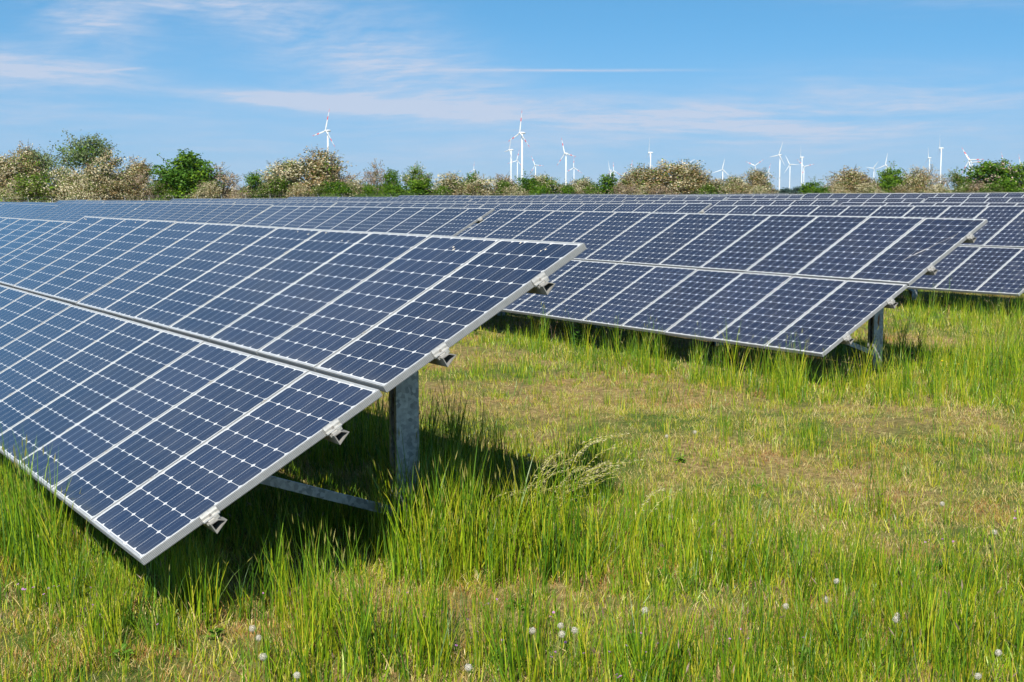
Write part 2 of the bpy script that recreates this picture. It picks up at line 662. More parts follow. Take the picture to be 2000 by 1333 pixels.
POSTS = (-1.15, -4.40, -7.66, -10.91)
TILT = 0.5129
POST_Y = 2.115


def under(y):
    """height of the rails' underside above the panel's lower edge, at depth y"""
    return y * math.tan(TILT) - 0.112 / math.cos(TILT)


def post_mesh():
    """open steel channel, its open side to the front"""
    mb = MB()
    t_ = 0.006
    wx, wy = 0.110, 0.175
    h0 = -0.35
    def wall(xa, xb, ya, yb):
        za, zb = under(ya) + 0.5 - 0.02, under(yb) + 0.5 - 0.02
        v = [(xa, ya, h0), (xb, ya, h0), (xb, yb, h0), (xa, yb, h0), (xa, ya, za), (xb, ya, za), (xb, yb, zb), (xa, yb, zb)]
        mb.add(v, [(3, 2, 1, 0), (4, 5, 6, 7), (0, 1, 5, 4), (1, 2, 6, 5), (2, 3, 7, 6), (3, 0, 4, 7)])
    y0, y1 = POST_Y, POST_Y + wy
    wall(-t_, 0, y0, y1)
    wall(-wx, -wx + t_, y0, y1)
    wall(-wx + t_ + .0005, -t_ - .0005, y1 - t_, y1)
    wall(-t_ - 0.022, -t_ - 0.0005, y0, y0 + 0.004)
    wall(-wx + t_ + .0005, -wx + t_ + 0.022, y0, y0 + 0.004)
    # bolts on the web
    return mb.mesh('post', [M_GALV])


def bar_mesh(name, a, b, wid, thk, x):
    """flat bar in the plane x = const, from a to b given as (y, z)"""
    mb = MB()
    A_, B_ = Vector((0, *a)), Vector((0, *b))
    t = (B_ - A_).normalized()
    nrm = Vector((0, -t.z, t.y))
    v = []
    for xx in (x, x + thk):
        for p, s in ((A_, -1), (A_, 1), (B_, 1), (B_, -1)):
            q = p + nrm * (s * wid / 2)
            v.append((xx, q.y, q.z))
    mb.add(v, [(0, 1, 2, 3), (7, 6, 5, 4), (0, 4, 5, 1), (1, 5, 6, 2), (2, 6, 7, 3), (3, 7, 4, 0)])
    return mb.mesh(name, [M_GALV])


ME_POST = post_mesh()
ct, st_ = math.cos(TILT), math.sin(TILT)
ME_RAFTER = bar_mesh('rafter', (0.36 * ct + 0.16 * st_, 0.5 + 0.36 * st_ - 0.16 * ct), (3.0 * ct + 0.16 * st_, 0.5 + 3.0 * st_ - 0.16 * ct), 0.09, 0.05, 0.006)
ME_STRUT = bar_mesh('strut', (POST_Y - 0.01, 0.5 - 0.25), (0.72, 0.5 + 0.245), 0.062, 0.045, 0.008)


def drop_mesh(seed, size=0.012, streak=None):
    """dried bird dropping: one ragged spot, or a long run with frayed edges"""
    rng = random.Random(seed)
    mb = MB()
    if streak:
        (xa, ya), (xb, yb) = streak
        n = 26
        L_, C_, R_ = [], [], []
        for k in range(n + 1):
            f = k / n
            wd = size * (0.12 + 0.95 * math.exp(-((f - 0.68) / 0.13) ** 2)) * rng.uniform(.5, 1.3)
            x, y = xa + (xb - xa) * f + rng.gauss(0, .002), ya + (yb - ya) * f
            L_.append((x - wd * rng.uniform(.5, 1), y, -0.0029))
            C_.append((x, y, -0.0018))
            R_.append((x + wd * rng.uniform(.5, 1), y, -0.0029))
        v = L_ + C_ + R_
        m_ = n + 1
        mb.add(v, [(k + 1, k, m_ + k, m_ + k + 1) for k in range(n)] + [(m_ + k + 1, m_ + k, 2 * m_ + k, 2 * m_ + k + 1) for k in range(n)])
    else:
        m_ = 9
        ring = [(size * rng.uniform(.45, 1.2) * math.cos(k * 2 * math.pi / m_), 1.5 * size * rng.uniform(.45, 1.2) * math.sin(k * 2 * math.pi / m_), -0.0029) for k in range(m_)]
        mb.add(ring + [(0, 0, 0.0005)], [(k, (k + 1) % m_, m_) for k in range(m_)])
    return mb.mesh('bird_dropping', [M_DROP])


ROWNAME = ['nearest', 'second', 'third', 'fourth', 'fifth', 'sixth', 'seventh', 'eighth', 'ninth', 'tenth', 'eleventh', 'twelfth', 'thirteenth']
rr = random.Random(11)
FIT = {(0, 0): (0, 0, 0, 0.51292, 0.0026), (1, 0): (-4.5692, 9.5387, -0.0017, 0.49963, 0.0021), (2, 0): (-9.2203, 19.2382, 0.0066, 0.5173, 0.009),
       (0, 1): (-12.22, 0.0, -0.075, 0.497, 0.004), (1, 1): (-16.86, 9.54, -0.03, 0.508, 0.006)}
tables = []
for k in range(13):
    for j in range(-2, 16):
        if (k, j) in FIT:
            x0, y0, z0, th, sl_ = FIT[(k, j)]
        else:
            if k < 3 and j < 0:
                continue
            x0 = -4.63 * k - 12.21 * j + rr.uniform(-.06, .06)
            y0 = 9.64 * k
            z0 = float(lift(x0 - 6, y0)) + rr.uniform(-0.045, 0.045)
            th = 0.510 + rr.uniform(-0.018, 0.018)
            sl_ = 0.005 + rr.uniform(-0.005, 0.005)
            z0 += sl_ * 6
        pxs, pys, ds = to_px(np.array([[x0, y0, z0], [x0 - TLEN, y0, z0], [x0, y0 + 2.86, z0 + 1.6], [x0 - TLEN, y0 + 2.86, z0 + 1.6]]))
        if ds.min() < 1.5 or ds.mean() > 134:
            if not (k == 0 and j == 1):
                continue
        if pxs.max() < -60 or pxs.min() > 2060:
            continue
        tables.append((k, j, x0, y0, z0, th, sl_, ds.mean(), pxs))

byrow = {}
for T in tables:
    byrow.setdefault(T[0], []).append(T)
for k in byrow:
    byrow[k].sort(key=lambda T: -T[2])


def build_table(T, idx, nrow):
    k, j, x0, y0, z0, th, sl_, dist, pxs = T
    root = bpy.data.objects.new('solar_table', None)
    COL.objects.link(root)
    base = -0.5
    root.location = (x0, y0, z0 + base)
    root.rotation_euler = (0, -sl_, 0)
    row = ROWNAME[k]
    if k == 0 and idx == 0:
        lab = 'nearest solar table, its right end standing over tall green grass in front'
    elif idx == 0 and k == 1:
        lab = 'solar table behind the nearest one, its right end with a pale dropping streak'
    elif idx == 0:
        lab = 'first solar table counted from the right in the %s row of panels' % row
    elif idx == nrow - 1 and nrow > 2:
        lab = 'last solar table at the left end of the %s row of panels' % row
    else:
        lab = '%s solar table counted from the right in the %s row of panels' % (ordinal(idx + 1), row)
    tag(root, lab, 'solar table', 'solar tables in rows across the meadow')
    near = dist < 42
    mid = dist < 70

    def on(v, z=0.0):
        return (v * math.cos(th) - z * math.sin(th), 0.5 + v * math.sin(th) + z * math.cos(th))
    for i in range(NP):
        for rowv in (0, 1):
            v = PL / 2 + rowv * (PL + GAPV)
            y, z = on(v, rr.uniform(-0.001, 0.001))
            rot = (th + rr.uniform(-.0035, .0035), rr.uniform(-.003, .003), 0)
            p = link('solar_panel', ME_PANEL if near else ME_PANEL_FAR, root, (-(i + 0.5) * PITCHX + 0.008, y, z), rot)
            if near:
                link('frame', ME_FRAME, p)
            if near and rowv == 1 and k < 2 and rr.random() < 0.75:
                for q in range(rr.choice((1, 2, 3))):
                    dm = drop_mesh(rr.random(), rr.uniform(0.004, 0.010))
                    link('bird_dropping', dm, p, (rr.uniform(-.4, .4), rr.uniform(0.62, 0.78), 0))
            if k == 1 and j == 0 and i == 0 and rowv == 1:
                link('bird_dropping', drop_mesh(3, size=0.012, streak=((0.33, 0.42), (-0.02, -0.28))), p)
    if mid:
        for v in RAIL_V:
            y, z = on(v)
            link('rail', ME_RAIL, root, (0, y, z), (th, 0, 0))
            for s in (1, -1):
                c_ = link('end_clamp', ME_CLAMP, root, (0.003 if s == 1 else -TLEN + 0.013, y, z), (th, 0, 0))
                if s == -1:
                    c_.scale = (-1, 1, 1)
                if near:
                    link('bolt', ME_BOLT, c_)
        if near and k < 2:
            for v in RAIL_V:
                y, z = on(v)
                for i in range(1, NP):
                    link('mid_clamp', ME_MID, root, (-i * PITCHX + 0.008, y, z), (th, 0, 0))
        for xp in POSTS:
            po = link('post', ME_POST, root, (xp, 0, 0))
            link('rafter', ME_RAFTER, root, (xp, 0, 0))
            link('strut', ME_STRUT, root, (xp, 0, 0))
            if k == 1 and j == 0 and xp == POSTS[0]:
                mb = MB()
                mb.add([(0.0012, POST_Y + .06, .66), (0.0012, POST_Y + .085, .60), (0.0012, POST_Y + .1, .72), (0.0012, POST_Y + .09, .80), (0.0012, POST_Y + .07, .74)], [(0, 1, 2, 3, 4)])
                link('rust_patch', mb.mesh('rust_patch', [M_RUST]), po)
    else:
        for xp in POSTS:
            link('post', ME_POST, root, (xp, 0, 0))
    return root


for k in byrow:
    for idx, T in enumerate(byrow[k]):
        build_table(T, idx, len(byrow[k]))
print('TABLES', len(tables), {k: len(v) for k, v in byrow.items()})

# ------------------------------------------------------------------ fence along the far edge of the field
D_FENCE, D_HEDGE = 143.0, 151.0


def far_point(px, dist):
    P = at_d(px, 666.5, dist / 1.0)
    d = np.array([FW[0], FW[1], 0])
    d /= np.linalg.norm(d)
    base = C0 + d * dist + RT * (px - 1000) / FPX * dist * _cp
    return base[0], base[1], float(gz(base[0], base[1]))


M_WIRE = mat_speckle('fence_wire', (0.28, 0.30, 0.30), (0.40, 0.42, 0.42), 3, 0.5)
fence = bpy.data.objects.new('wire_fence', None)
COL.objects.link(fence)
fx, fy, fz = far_point(1000, D_FENCE)
fence.location = (fx, fy, fz)
tag(fence, 'long wire mesh fence on slim grey posts in front of the hedge', 'fence')
mb = MB()
mb.tube([(0, 0, -0.2), (0, 0, 2.12)], [0.038, 0.036], 8)
mb.tube([(0, 0, 2.12), (0.05, -0.16, 2.36)], [0.03, 0.025], 6)
ME_FPOST = mb.mesh('post', [M_GALV])
fpts = []
for q in range(-1, 45):
    x, y, z = far_point(7 + 47.3 * q, D_FENCE)
    link('post', ME_FPOST, fence, (x - fx, y - fy, z - fz))
    fpts.append(Vector((x - fx, y - fy, z - fz)))
mb = MB()
for a, b in zip(fpts[:-1], fpts[1:]):
    n_ = 14
    for s in range(n_):
        p = a.lerp(b, s / n_)
        mb.tube([p + Vector((0, 0, 0.05)), p + Vector((0, 0, 1.98))], [0.006, 0.006], 3, cap=False)
    for h in (0.08, 0.5, 0.95, 1.4, 1.75, 1.98, 2.2, 2.34):
        mb.tube([a + Vector((0, 0, h)), b + Vector((0, 0, h))], [0.006, 0.006], 3, cap=False)
link('wire_mesh', mb.mesh('wire_mesh', [M_WIRE]), fence)

# ------------------------------------------------------------------ hedge trees
ML = {
    'dark': mat_leaf('leaf_dark_green', [(0.2, (0.022, 0.075, 0.006)), (0.5, (0.045, 0.125, 0.010)), (0.8, (0.085, 0.190, 0.018))], 0.8, 0.25, 0.8),
    'bright': mat_leaf('leaf_bright_green', [(0.2, (0.065, 0.150, 0.006)), (0.5, (0.125, 0.245, 0.010)), (0.8, (0.200, 0.330, 0.020))], 0.8, 0.3, 0.8),
    'willow': mat_leaf('leaf_willow', [(0.2, (0.130, 0.180, 0.070)), (0.5, (0.215, 0.280, 0.120)), (0.8, (0.32, 0.38, 0.19))], 0.8, 0.3, 0.8),
    'olive': mat_leaf('leaf_olive', [(0.2, (0.065, 0.080, 0.014)), (0.5, (0.125, 0.150, 0.028)), (0.8, (0.20, 0.21, 0.050))], 0.8, 0.25, 0.8),
    'cream': mat_leaf('blossom_cream', [(0.2, (0.42, 0.36, 0.21)), (0.5, (0.62, 0.55, 0.35)), (0.8, (0.80, 0.73, 0.52))], 0.5, 0.2, 0.8),
    'tan': mat_leaf('blossom_faded', [(0.2, (0.21, 0.125, 0.045)), (0.5, (0.38, 0.26, 0.120)), (0.8, (0.52, 0.40, 0.22))], 0.5, 0.2, 0.8),
    'pink': mat_leaf('blossom_pinkish', [(0.2, (0.32, 0.23, 0.17)), (0.5, (0.44, 0.34, 0.26)), (0.8, (0.56, 0.46, 0.37))], 0.5, 0.2, 0.8),
    'blue': mat_leaf('leaf_hazed_green', [(0.2, (0.040, 0.085, 0.075)), (0.5, (0.065, 0.120, 0.105)), (0.8, (0.10, 0.16, 0.13))], 0.3, 0.2, 0.8),  # bluish cast of distant haze painted into the leaf colour
}
M_BARK = mat_speckle('bark', (0.09, 0.065, 0.045), (0.20, 0.16, 0.12), 8, 0.9)
KINDS = {   # leaf materials with weights, leaf clumps, leaf size, looseness of the clumps, sprays, bare twigs
    'hawthorn_cream': ([('cream', .56), ('olive', .20), ('tan', .08), ('bright', .16)], 560, .125, 1.0, 46, 20),
    'hawthorn_brown': ([('tan', .38), ('olive', .28), ('cream', .26), ('bright', .08)], 540, .122, 1.05, 56, 30),
    'hawthorn_pale': ([('pink', .46), ('olive', .22), ('tan', .18), ('cream', .14)], 190, .125, 1.15, 60, 110),
    'green_tree': ([('dark', .74), ('bright', .26)], 760, .165, 0.8, 26, 0),
    'green_bush': ([('bright', .68), ('dark', .32)], 450, .160, 0.9, 34, 4),
    'willow': ([('willow', .86), ('bright', .14)], 430, .130, 1.1, 60, 10),
    'mixed_bush': ([('bright', .40), ('olive', .34), ('cream', .12), ('dark', .14)], 480, .13, 1.0, 44, 14),
    'chestnut': ([('bright', .48), ('dark', .36), ('pink', .16)], 500, .170, 0.85, 24, 2),
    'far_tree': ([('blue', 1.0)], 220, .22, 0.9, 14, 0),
}


EXT = {}


def crown_mesh(kind, seed):
    """crown about 4 m wide and 5 m tall: leaf-sized faces in uneven clumps, sprays and twigs, with gaps between"""
    rng = np.random.default_rng(seed)
    pal, nclump, ls, loose, nspray, ntw = KINDS[kind]
    names = [p_[0] for p_ in pal]
    wts = np.array([p_[1] for p_ in pal])
    wts = wts / wts.sum()
    lobes = []
    for i in range(int(rng.integers(15, 20))):
        a = rng.uniform(0, 2 * np.pi)
        h = rng.uniform(0.0, 0.86)
        r_ = 1.30 * np.sqrt(max(0.05, 1 - h * h)) * np.sqrt(rng.uniform(0.05, 1))
        lobes.append((r_ * np.cos(a), r_ * np.sin(a), 0.45 + 3.9 * h, rng.uniform(0.6, 0.95) * (1.18 if kind in ('green_tree', 'willow', 'chestnut') else 1.0)))
    if kind in ('green_tree', 'chestnut'):
        lobes += [(0, 0, 2.6, 1.6), (0.2, 0.1, 2.2, 1.7), (-.2, 0, 3.0, 1.45)] * 2
    a = rng.uniform(0, 2 * np.pi)
    lobes.append((0.3 * np.cos(a), 0.3 * np.sin(a), 4.05, 0.75))
    V, F, MI = [], [], []

    def leaves(P, out, mats, size):
        n = len(P)
        if n == 0:
            return
        N = rng.normal(size=(n, 3)) + out * 0.7 + np.array([0, 0, 0.5])
        N /= np.linalg.norm(N, axis=1, keepdims=True)
        U = np.cross(N, rng.normal(size=(n, 3)))
        U /= np.linalg.norm(U, axis=1, keepdims=True) + 1e-9
        W = np.cross(N, U)
        sz = (size * rng.uniform(0.55, 1.2, n) * 0.5)[:, None]
        o = len(V) // 1
        q = np.stack([P + U * sz, P + W * sz * .7, P - U * sz, P - W * sz * .7], 1).reshape(-1, 3)
        V.extend(map(tuple, q.tolist()))
        for k in range(n):
            F.append((o + 4 * k, o + 4 * k + 1, o + 4 * k + 2, o + 4 * k + 3))
        MI.extend(int(m_) for m_ in mats)

    for c in range(nclump):
        lx, ly, lz, s_ = lobes[rng.integers(len(lobes))]
        d = rng.normal(size=3)
        d /= np.linalg.norm(d)
        cc = np.array([lx, ly, lz]) + d * s_ * (rng.random() ** 0.4) * np.array([1, 1, 0.85])
        if cc[2] < 0.1:
            continue
        mat = rng.choice(len(names), p=wts)
        n = int(rng.uniform(16, 34))
        cs = rng.uniform(0.12, 0.30) * loose
        P = cc + rng.normal(size=(n, 3)) * cs * np.array([1, 1, 0.7])
        mats = np.where(rng.random(n) < 0.72, mat, rng.choice(len(names), size=n, p=wts))
        leaves(P, np.tile(d, (n, 1)), mats, ls)
    nb = len(names)

    def twig(a_, b_, r1):
        d = b_ - a_
        t_ = np.cross(d, rng.normal(size=3))
        t_ /= np.linalg.norm(t_) + 1e-9
        t2 = np.cross(d / np.linalg.norm(d), t_)
        for tt in (t_, t2):
            o = len(V)
            V.extend([tuple(a_ - tt * r1), tuple(a_ + tt * r1), tuple(b_ + tt * r1 * .4), tuple(b_ - tt * r1 * .4)])
            F.append((o, o + 1, o + 2, o + 3))
            MI.append(nb)

    for q in range(nspray + ntw):
        lx, ly, lz, s_ = lobes[rng.integers(len(lobes))]
        d = rng.normal(size=3) * np.array([1, 1, .7]) + np.array([lx * .5, ly * .5, 0.9])
        d /= np.linalg.norm(d)
        a_ = np.array([lx, ly, lz]) + d * s_ * 0.5
        L = s_ * rng.uniform(0.55, 1.15)
        b_ = a_ + d * L + np.array([0, 0, rng.uniform(-.1, .15)])
        if b_[2] < .3:
            continue
        twig(a_, b_, 0.02)
        bare = q >= nspray
        n = 5 if bare else int(rng.uniform(22, 40))
        f = rng.uniform(0.1, 1.02, n)[:, None]
        P = a_ + (b_ - a_) * f + rng.normal(size=(n, 3)) * (0.05 + 0.11 * (1 - f))
        mat = rng.choice(len(names), p=wts)
        leaves(P, np.tile(d, (n, 1)), np.where(rng.random(n) < 0.75, mat, rng.choice(len(names), size=n, p=wts)), ls * .85)
    me = bpy.data.meshes.new('crown')
    me.from_pydata(V, [], F)
    for nm in names:
        me.materials.append(ML[nm])
    me.materials.append(M_BARK)
    me.polygons.foreach_set('material_index', MI)
    me.update()
    A_ = np.array(V)
    EXT[me.name] = (np.percentile(np.abs(A_[:, 0]), 97) + np.percentile(np.abs(A_[:, 1]), 97), np.percentile(A_[:, 2], 99.3))
    return me


def trunk_mesh(seed):
    rng = random.Random(seed)
    mb = MB()
    mb.tube([(0, 0, -0.2), (0.03, 0.02, 0.8), (0.0, 0.08, 1.7), (0.08, 0.05, 3.0)], [0.16, 0.13, 0.10, 0.05], 8)
    for k in range(6):
        a = rng.uniform(0, 6.28)
        h = rng.uniform(0.5, 2.0)
        l = rng.uniform(0.8, 1.5)
        mb.tube([(0.02, 0.03, h), (l * .5 * math.cos(a), l * .5 * math.sin(a), h + l * .6), (l * math.cos(a), l * math.sin(a), h + l * 1.4)], [0.07, 0.045, 0.018], 6)
    return mb.mesh('trunk', [M_BARK])


CROWNS = {kd: [crown_mesh(kd, 100 + 10 * i + s) for s in range(3)] for i, kd in enumerate(KINDS)}
TRUNKS = [trunk_mesh(s) for s in range(3)]

# (the hedge runs on a little beyond both sides of the photo)
# centre x, top y, width in the photo (2000 px), kind, distance offset
HEDGE = [
    (-60, 310, 90, 'hawthorn_brown', 1), (-130, 325, 90, 'hawthorn_cream', 0), (-190, 320, 80, 'mixed_bush', 0), (2055, 330, 80, 'hawthorn_brown', 0), (2125, 325, 80, 'green_bush', 1), (2190, 330, 80, 'hawthorn_cream', 0),
    (8, 303, 76, 'hawthorn_brown', 2), (52, 286, 70, 'hawthorn_brown', 5), (80, 292, 84, 'willow', 7), (170, 265, 100, 'willow', 9),
    (207, 299, 92, 'hawthorn_cream', 0), (258, 312, 84, 'hawthorn_brown', 2), (70, 338, 92, 'mixed_bush', -2), (128, 328, 70, 'hawthorn_cream', -1),
    (285, 338, 60, 'hawthorn_pale', 0), (360, 301, 108, 'green_tree', 0), (435, 323, 80, 'hawthorn_pale', 1), (495, 338, 56, 'green_bush', -1), (545, 346, 66, 'mixed_bush', -2),
    (560, 312, 84, 'hawthorn_cream', 1), (615, 294, 100, 'hawthorn_brown', 2), (662, 313, 66, 'hawthorn_pale', 3), (655, 352, 60, 'green_bush', -2),
    (692, 350, 64, 'hawthorn_cream', -1), (736, 317, 54, 'hawthorn_pale', 2), (762, 331, 54, 'green_bush', 0), (812, 323, 52, 'mixed_bush', 1),
    (822, 350, 96, 'green_bush', -1), (890, 338, 90, 'hawthorn_cream', 0), (922, 336, 46, 'green_bush', 2), (950, 344, 66, 'hawthorn_cream', -1),
    (992, 339, 50, 'hawthorn_pale', 1), (1030, 345, 58, 'green_bush', 0), (1076, 345, 66, 'mixed_bush', 0), (1128, 350, 64, 'hawthorn_cream', -1),
    (1190, 339, 66, 'green_bush', 0), (1270, 322, 88, 'hawthorn_brown', 1), (1322, 314, 96, 'hawthorn_brown', 1), (1360, 332, 60, 'hawthorn_brown', 0),
    (1415, 348, 86, 'hawthorn_cream', 0), (1476, 329, 54, 'hawthorn_brown', 1), (1587, 353, 46, 'green_bush', 0), (1622, 350, 44, 'hawthorn_pale', 0),
    (1662, 328, 88, 'hawthorn_brown', 1), (1742, 328, 62, 'green_bush', 1), (1787, 328, 56, 'hawthorn_brown', 0), (1820, 327, 58, 'hawthorn_pale', 1),
    (1866, 333, 44, 'mixed_bush', 0), (1897, 352, 54, 'hawthorn_pale', -1), (1930, 314, 92, 'chestnut', 2), (1984, 321, 74, 'chestnut', 1), (1972, 352, 62, 'green_bush', -2),
    (1440, 342, 50, 'hawthorn_cream', 1), (1700, 340, 50, 'hawthorn_pale', 1), (1150, 346, 56, 'mixed_bush', 1), (1235, 338, 56, 'hawthorn_brown', 2), (1052, 340, 50, 'hawthorn_cream', 2), (985, 352, 50, 'green_bush', -1),
    # low growth that closes the foot of the hedge
    (25, 352, 50, 'hawthorn_cream', -3), (170, 345, 60, 'hawthorn_cream', -3), (225, 350, 60, 'hawthorn_brown', -3), (310, 352, 52, 'mixed_bush', -3), (405, 352, 54, 'hawthorn_cream', -3),
    (465, 357, 44, 'hawthorn_pale', -3), (520, 360, 44, 'mixed_bush', -3), (590, 358, 56, 'hawthorn_brown', -3), (625, 360, 40, 'mixed_bush', -4), (720, 358, 50, 'green_bush', -3),
    (770, 360, 54, 'green_bush', -3), (860, 360, 50, 'mixed_bush', -3), (915, 358, 56, 'hawthorn_brown', -3), (1000, 360, 50, 'hawthorn_cream', -3),
    (1055, 361, 46, 'green_bush', -3), (1105, 361, 44, 'green_bush', -3), (1150, 358, 46, 'mixed_bush', -3), (1222, 356, 46, 'hawthorn_pale', -3),
    (1250, 360, 50, 'hawthorn_cream', -3), (1300, 358, 54, 'hawthorn_pale', -3), (1385, 358, 48, 'mixed_bush', -3), (1445, 356, 50, 'hawthorn_brown', -3), (1485, 360, 44, 'hawthorn_cream', -3),
    (1605, 363, 40, 'green_bush', -3), (1640, 360, 44, 'hawthorn_brown', -3), (1700, 356, 54, 'hawthorn_cream', -3), (1765, 358, 50, 'hawthorn_brown', -3),
    (1840, 358, 48, 'hawthorn_cream', -3), (1880, 362, 40, 'mixed_bush', -4), (1930, 357, 56, 'mixed_bush', -3),
    (1510, 366, 26, 'far_tree', 260), (1533, 364, 30, 'far_tree', 270), (1560, 362, 40, 'far_tree', 255), (1205, 356, 50, 'far_tree', 240),
    (1092, 362, 40, 'far_tree', 250), (1380, 360, 40, 'far_tree', 250),
]
KLOOK = {
    'hawthorn_cream': ('blossoming_hawthorn', 'cream-blossomed hawthorn bush', 'bush'),
    'hawthorn_brown': ('blossoming_hawthorn', 'tan-brown faded hawthorn bush', 'bush'),
    'hawthorn_pale': ('blossoming_hawthorn', 'thin pale pinkish hawthorn with bare twigs', 'bush'),
    'green_tree': ('broadleaf_tree', 'round dark green tree standing alone among the hawthorns', 'tree'),
    'green_bush': ('green_bush', 'bright green leafy bush', 'bush'),
    'willow': ('willow_tree', 'grey-green willow', 'tree'),
    'mixed_bush': ('mixed_bush', 'olive green bush flecked with blossom', 'bush'),
    'chestnut': ('chestnut_tree', 'broad green chestnut with pale candles', 'tree'),
    'far_tree': ('broadleaf_tree', 'small haze-tinted tree far beyond the hedge', 'tree'),
}
cnt = {}
for kd in KINDS:
    cnt[kd] = sorted([h for h in HEDGE if h[3] == kd])
hr = random.Random(3)
for px, ty, wd, kd, off in HEDGE:
    dist = D_HEDGE + off
    x, y, z = far_point(px, dist)
    mpx = dist / FPX
    height = (CAM.z - z) + (368.0 - ty) * mpx
    width = wd * mpx
    nm, look, cat = KLOOK[kd]
    o = bpy.data.objects.new(nm, None)
    COL.objects.link(o)
    o.location = (x, y, z - 0.05)
    rot = hr.uniform(0, 6.28)
    n_ = cnt[kd].index((px, ty, wd, kd, off)) + 1
    if kd == 'green_tree':
        lab = look
    elif kd == 'willow':
        lab = 'tall rounded grey-green willow rising highest above the hedge' if px == 170 else 'lower grey-green willow behind brown hawthorns at the hedge left end'
    else:
        lab = '%s, %s of these from the left' % (look, ordinal(n_))
    tag(o, lab, cat, 'trees and bushes of the far hedge' if kd != 'far_tree' else 'distant trees beyond the hedge')
    me = CROWNS[kd][hr.randrange(3)]
    sx, sz = width * 1.12 / EXT[me.name][0], height / EXT[me.name][1]
    link('crown', me, o, (0, 0, 0), (0, 0, rot), (sx, sx, sz))
    link('trunk', TRUNKS[hr.randrange(3)], o, (0, 0, 0), (0, 0, rot), (sx, sx, sz))

# ------------------------------------------------------------------ wind turbines on the plain
M_WHITE = mat_speckle('turbine_white', (0.60, 0.62, 0.64), (0.66, 0.68, 0.69), 0.05, 0.45, 0.4)
M_RED = mat_speckle('turbine_red', (0.62, 0.045, 0.035), (0.70, 0.06, 0.05), 0.05, 0.5)


def blade_mesh(red):
    mb = MB()
    stations = [(1.6, 2.0, 1.6), (4, 2.6, 1.4), (8, 3.3, 0.9), (14, 2.9, 0.6), (20, 2.3, 0.45), (24, 2.0, 0.38), (26, 1.85, .35), (30, 1.5, 0.28), (34, 1.15, 0.22), (38, 0.75, 0.15), (40, 0.25, 0.06)]
    n = 8
    rings = []
    for i, (r_, ch, tk) in enumerate(stations):
        tw = R(16 - 14 * r_ / 40)
        ring = []
        for k in range(n):
            a = k * 2 * math.pi / n
            cx, cy = ch * 0.5 * math.cos(a) - ch * 0.16, tk * 0.5 * math.sin(a)
            ring.append((cx * math.cos(tw) - cy * math.sin(tw), cx * math.sin(tw) + cy * math.cos(tw), r_))
        rings.append(ring)
    for i in range(len(rings) - 1):
        r0 = stations[i][0]
        mi = 1 if red and (20 <= r0 < 26 or r0 >= 34) else 0
        v = rings[i] + rings[i + 1]
        mb.add(v, [(k, (k + 1) % n, n + (k + 1) % n, n + k) for k in range(n)], mi)
    mb.add(rings[-1], [tuple(range(n))], 1 if red else 0)
    return mb.mesh('blade', [M_WHITE, M_RED], True)


ME_BLADE = [blade_mesh(False), blade_mesh(True)]
mb = MB()
mb.tube([(0, -3.0, 0), (0, -2.4, 0), (0, 0.5, 0), (0, 4.5, 0), (0, 7.0, 0), (0, 7.6, 0)], [0.9, 1.75, 2.0, 1.9, 1.4, 0.6], 12)
ME_NAC = mb.mesh('nacelle', [M_WHITE], True)
mb = MB()
mb.tube([(0, 0.9, 0), (0, 0, 0), (0, -1.2, 0), (0, -2.2, 0), (0, -2.7, 0)], [1.5, 1.7, 1.5, 0.9, 0.2], 12)
ME_HUB = mb.mesh('hub', [M_WHITE], True)
mb = MB()
mb.tube([(0, 0, -2), (0, 0, 0), (0, 0, 45), (0, 0, 97.5)], [2.3, 2.25, 1.75, 1.2], 20)
ME_TOWER = mb.mesh('tower', [M_WHITE], True)

# hub x, hub y, rotor radius in px, first blade angle (deg from right, counter-clockwise), foreshortening, hub side, red bands
TURB = [
    (636, 255.5, 44, 72, 0.60, 1, 1), (1015.5, 260, 45, 80, 0.55, 1, 1), (995, 293, 31, 66, 0.35, 1, 0), (1009.5, 314, 21, 75, 0.9, 1, 1),
    (1045, 323, 20, 115, 0.85, 1, 1), (1103, 300, 32, 107, 0.70, 1, 1), (1120.5, 328, 20, 88, 0.95, 1, 1), (925, 332, 17, 80, 0.6, 1, 1),
    (1190.5, 333, 20, 105, 0.5, 1, 0), (1198.5, 334, 17, 92, 0.9, 1, 1), (1232, 333, 20, 78, 0.8, 1, 1), (1267.5, 298.5, 30, 80, 0.18, 1, 0),
    (1342, 322, 20, 34, 0.95, 1, 0), (1411, 331.5, 22, 78, 0.95, 1, 0), (1475, 324, 20, 36, 0.98, 1, 1), (1501, 337, 18, 76, 0.9, 1, 1),
    (1521.5, 303, 27, 68, 0.70, 1, 0), (1542.5, 321.7, 20, 117, 0.95, 1, 0), (1564, 307.7, 24, 85, 0.15, 1, 0), (1571, 326, 20, 15, 0.98, -1, 1),
    (1706, 329, 18, 52, 0.85, 1, 0), (1729.5, 322.8, 24, 80, 0.85, 1, 0), (1813.5, 308.8, 22, 97, 0.40, 1, 0), (1835.5, 290, 28, 84, 0.15, 1, 0),
    (1893, 313, 29, 122, 0.95, 1, 1), (1898, 318, 24, 5, 0.9, 1, 1), (1960, 316.5, 21, 110, 0.7, 1, 1), (1993, 320, 20, 107, 0.7, 1, 1),
]
order = sorted(range(len(TURB)), key=lambda i: TURB[i][0])
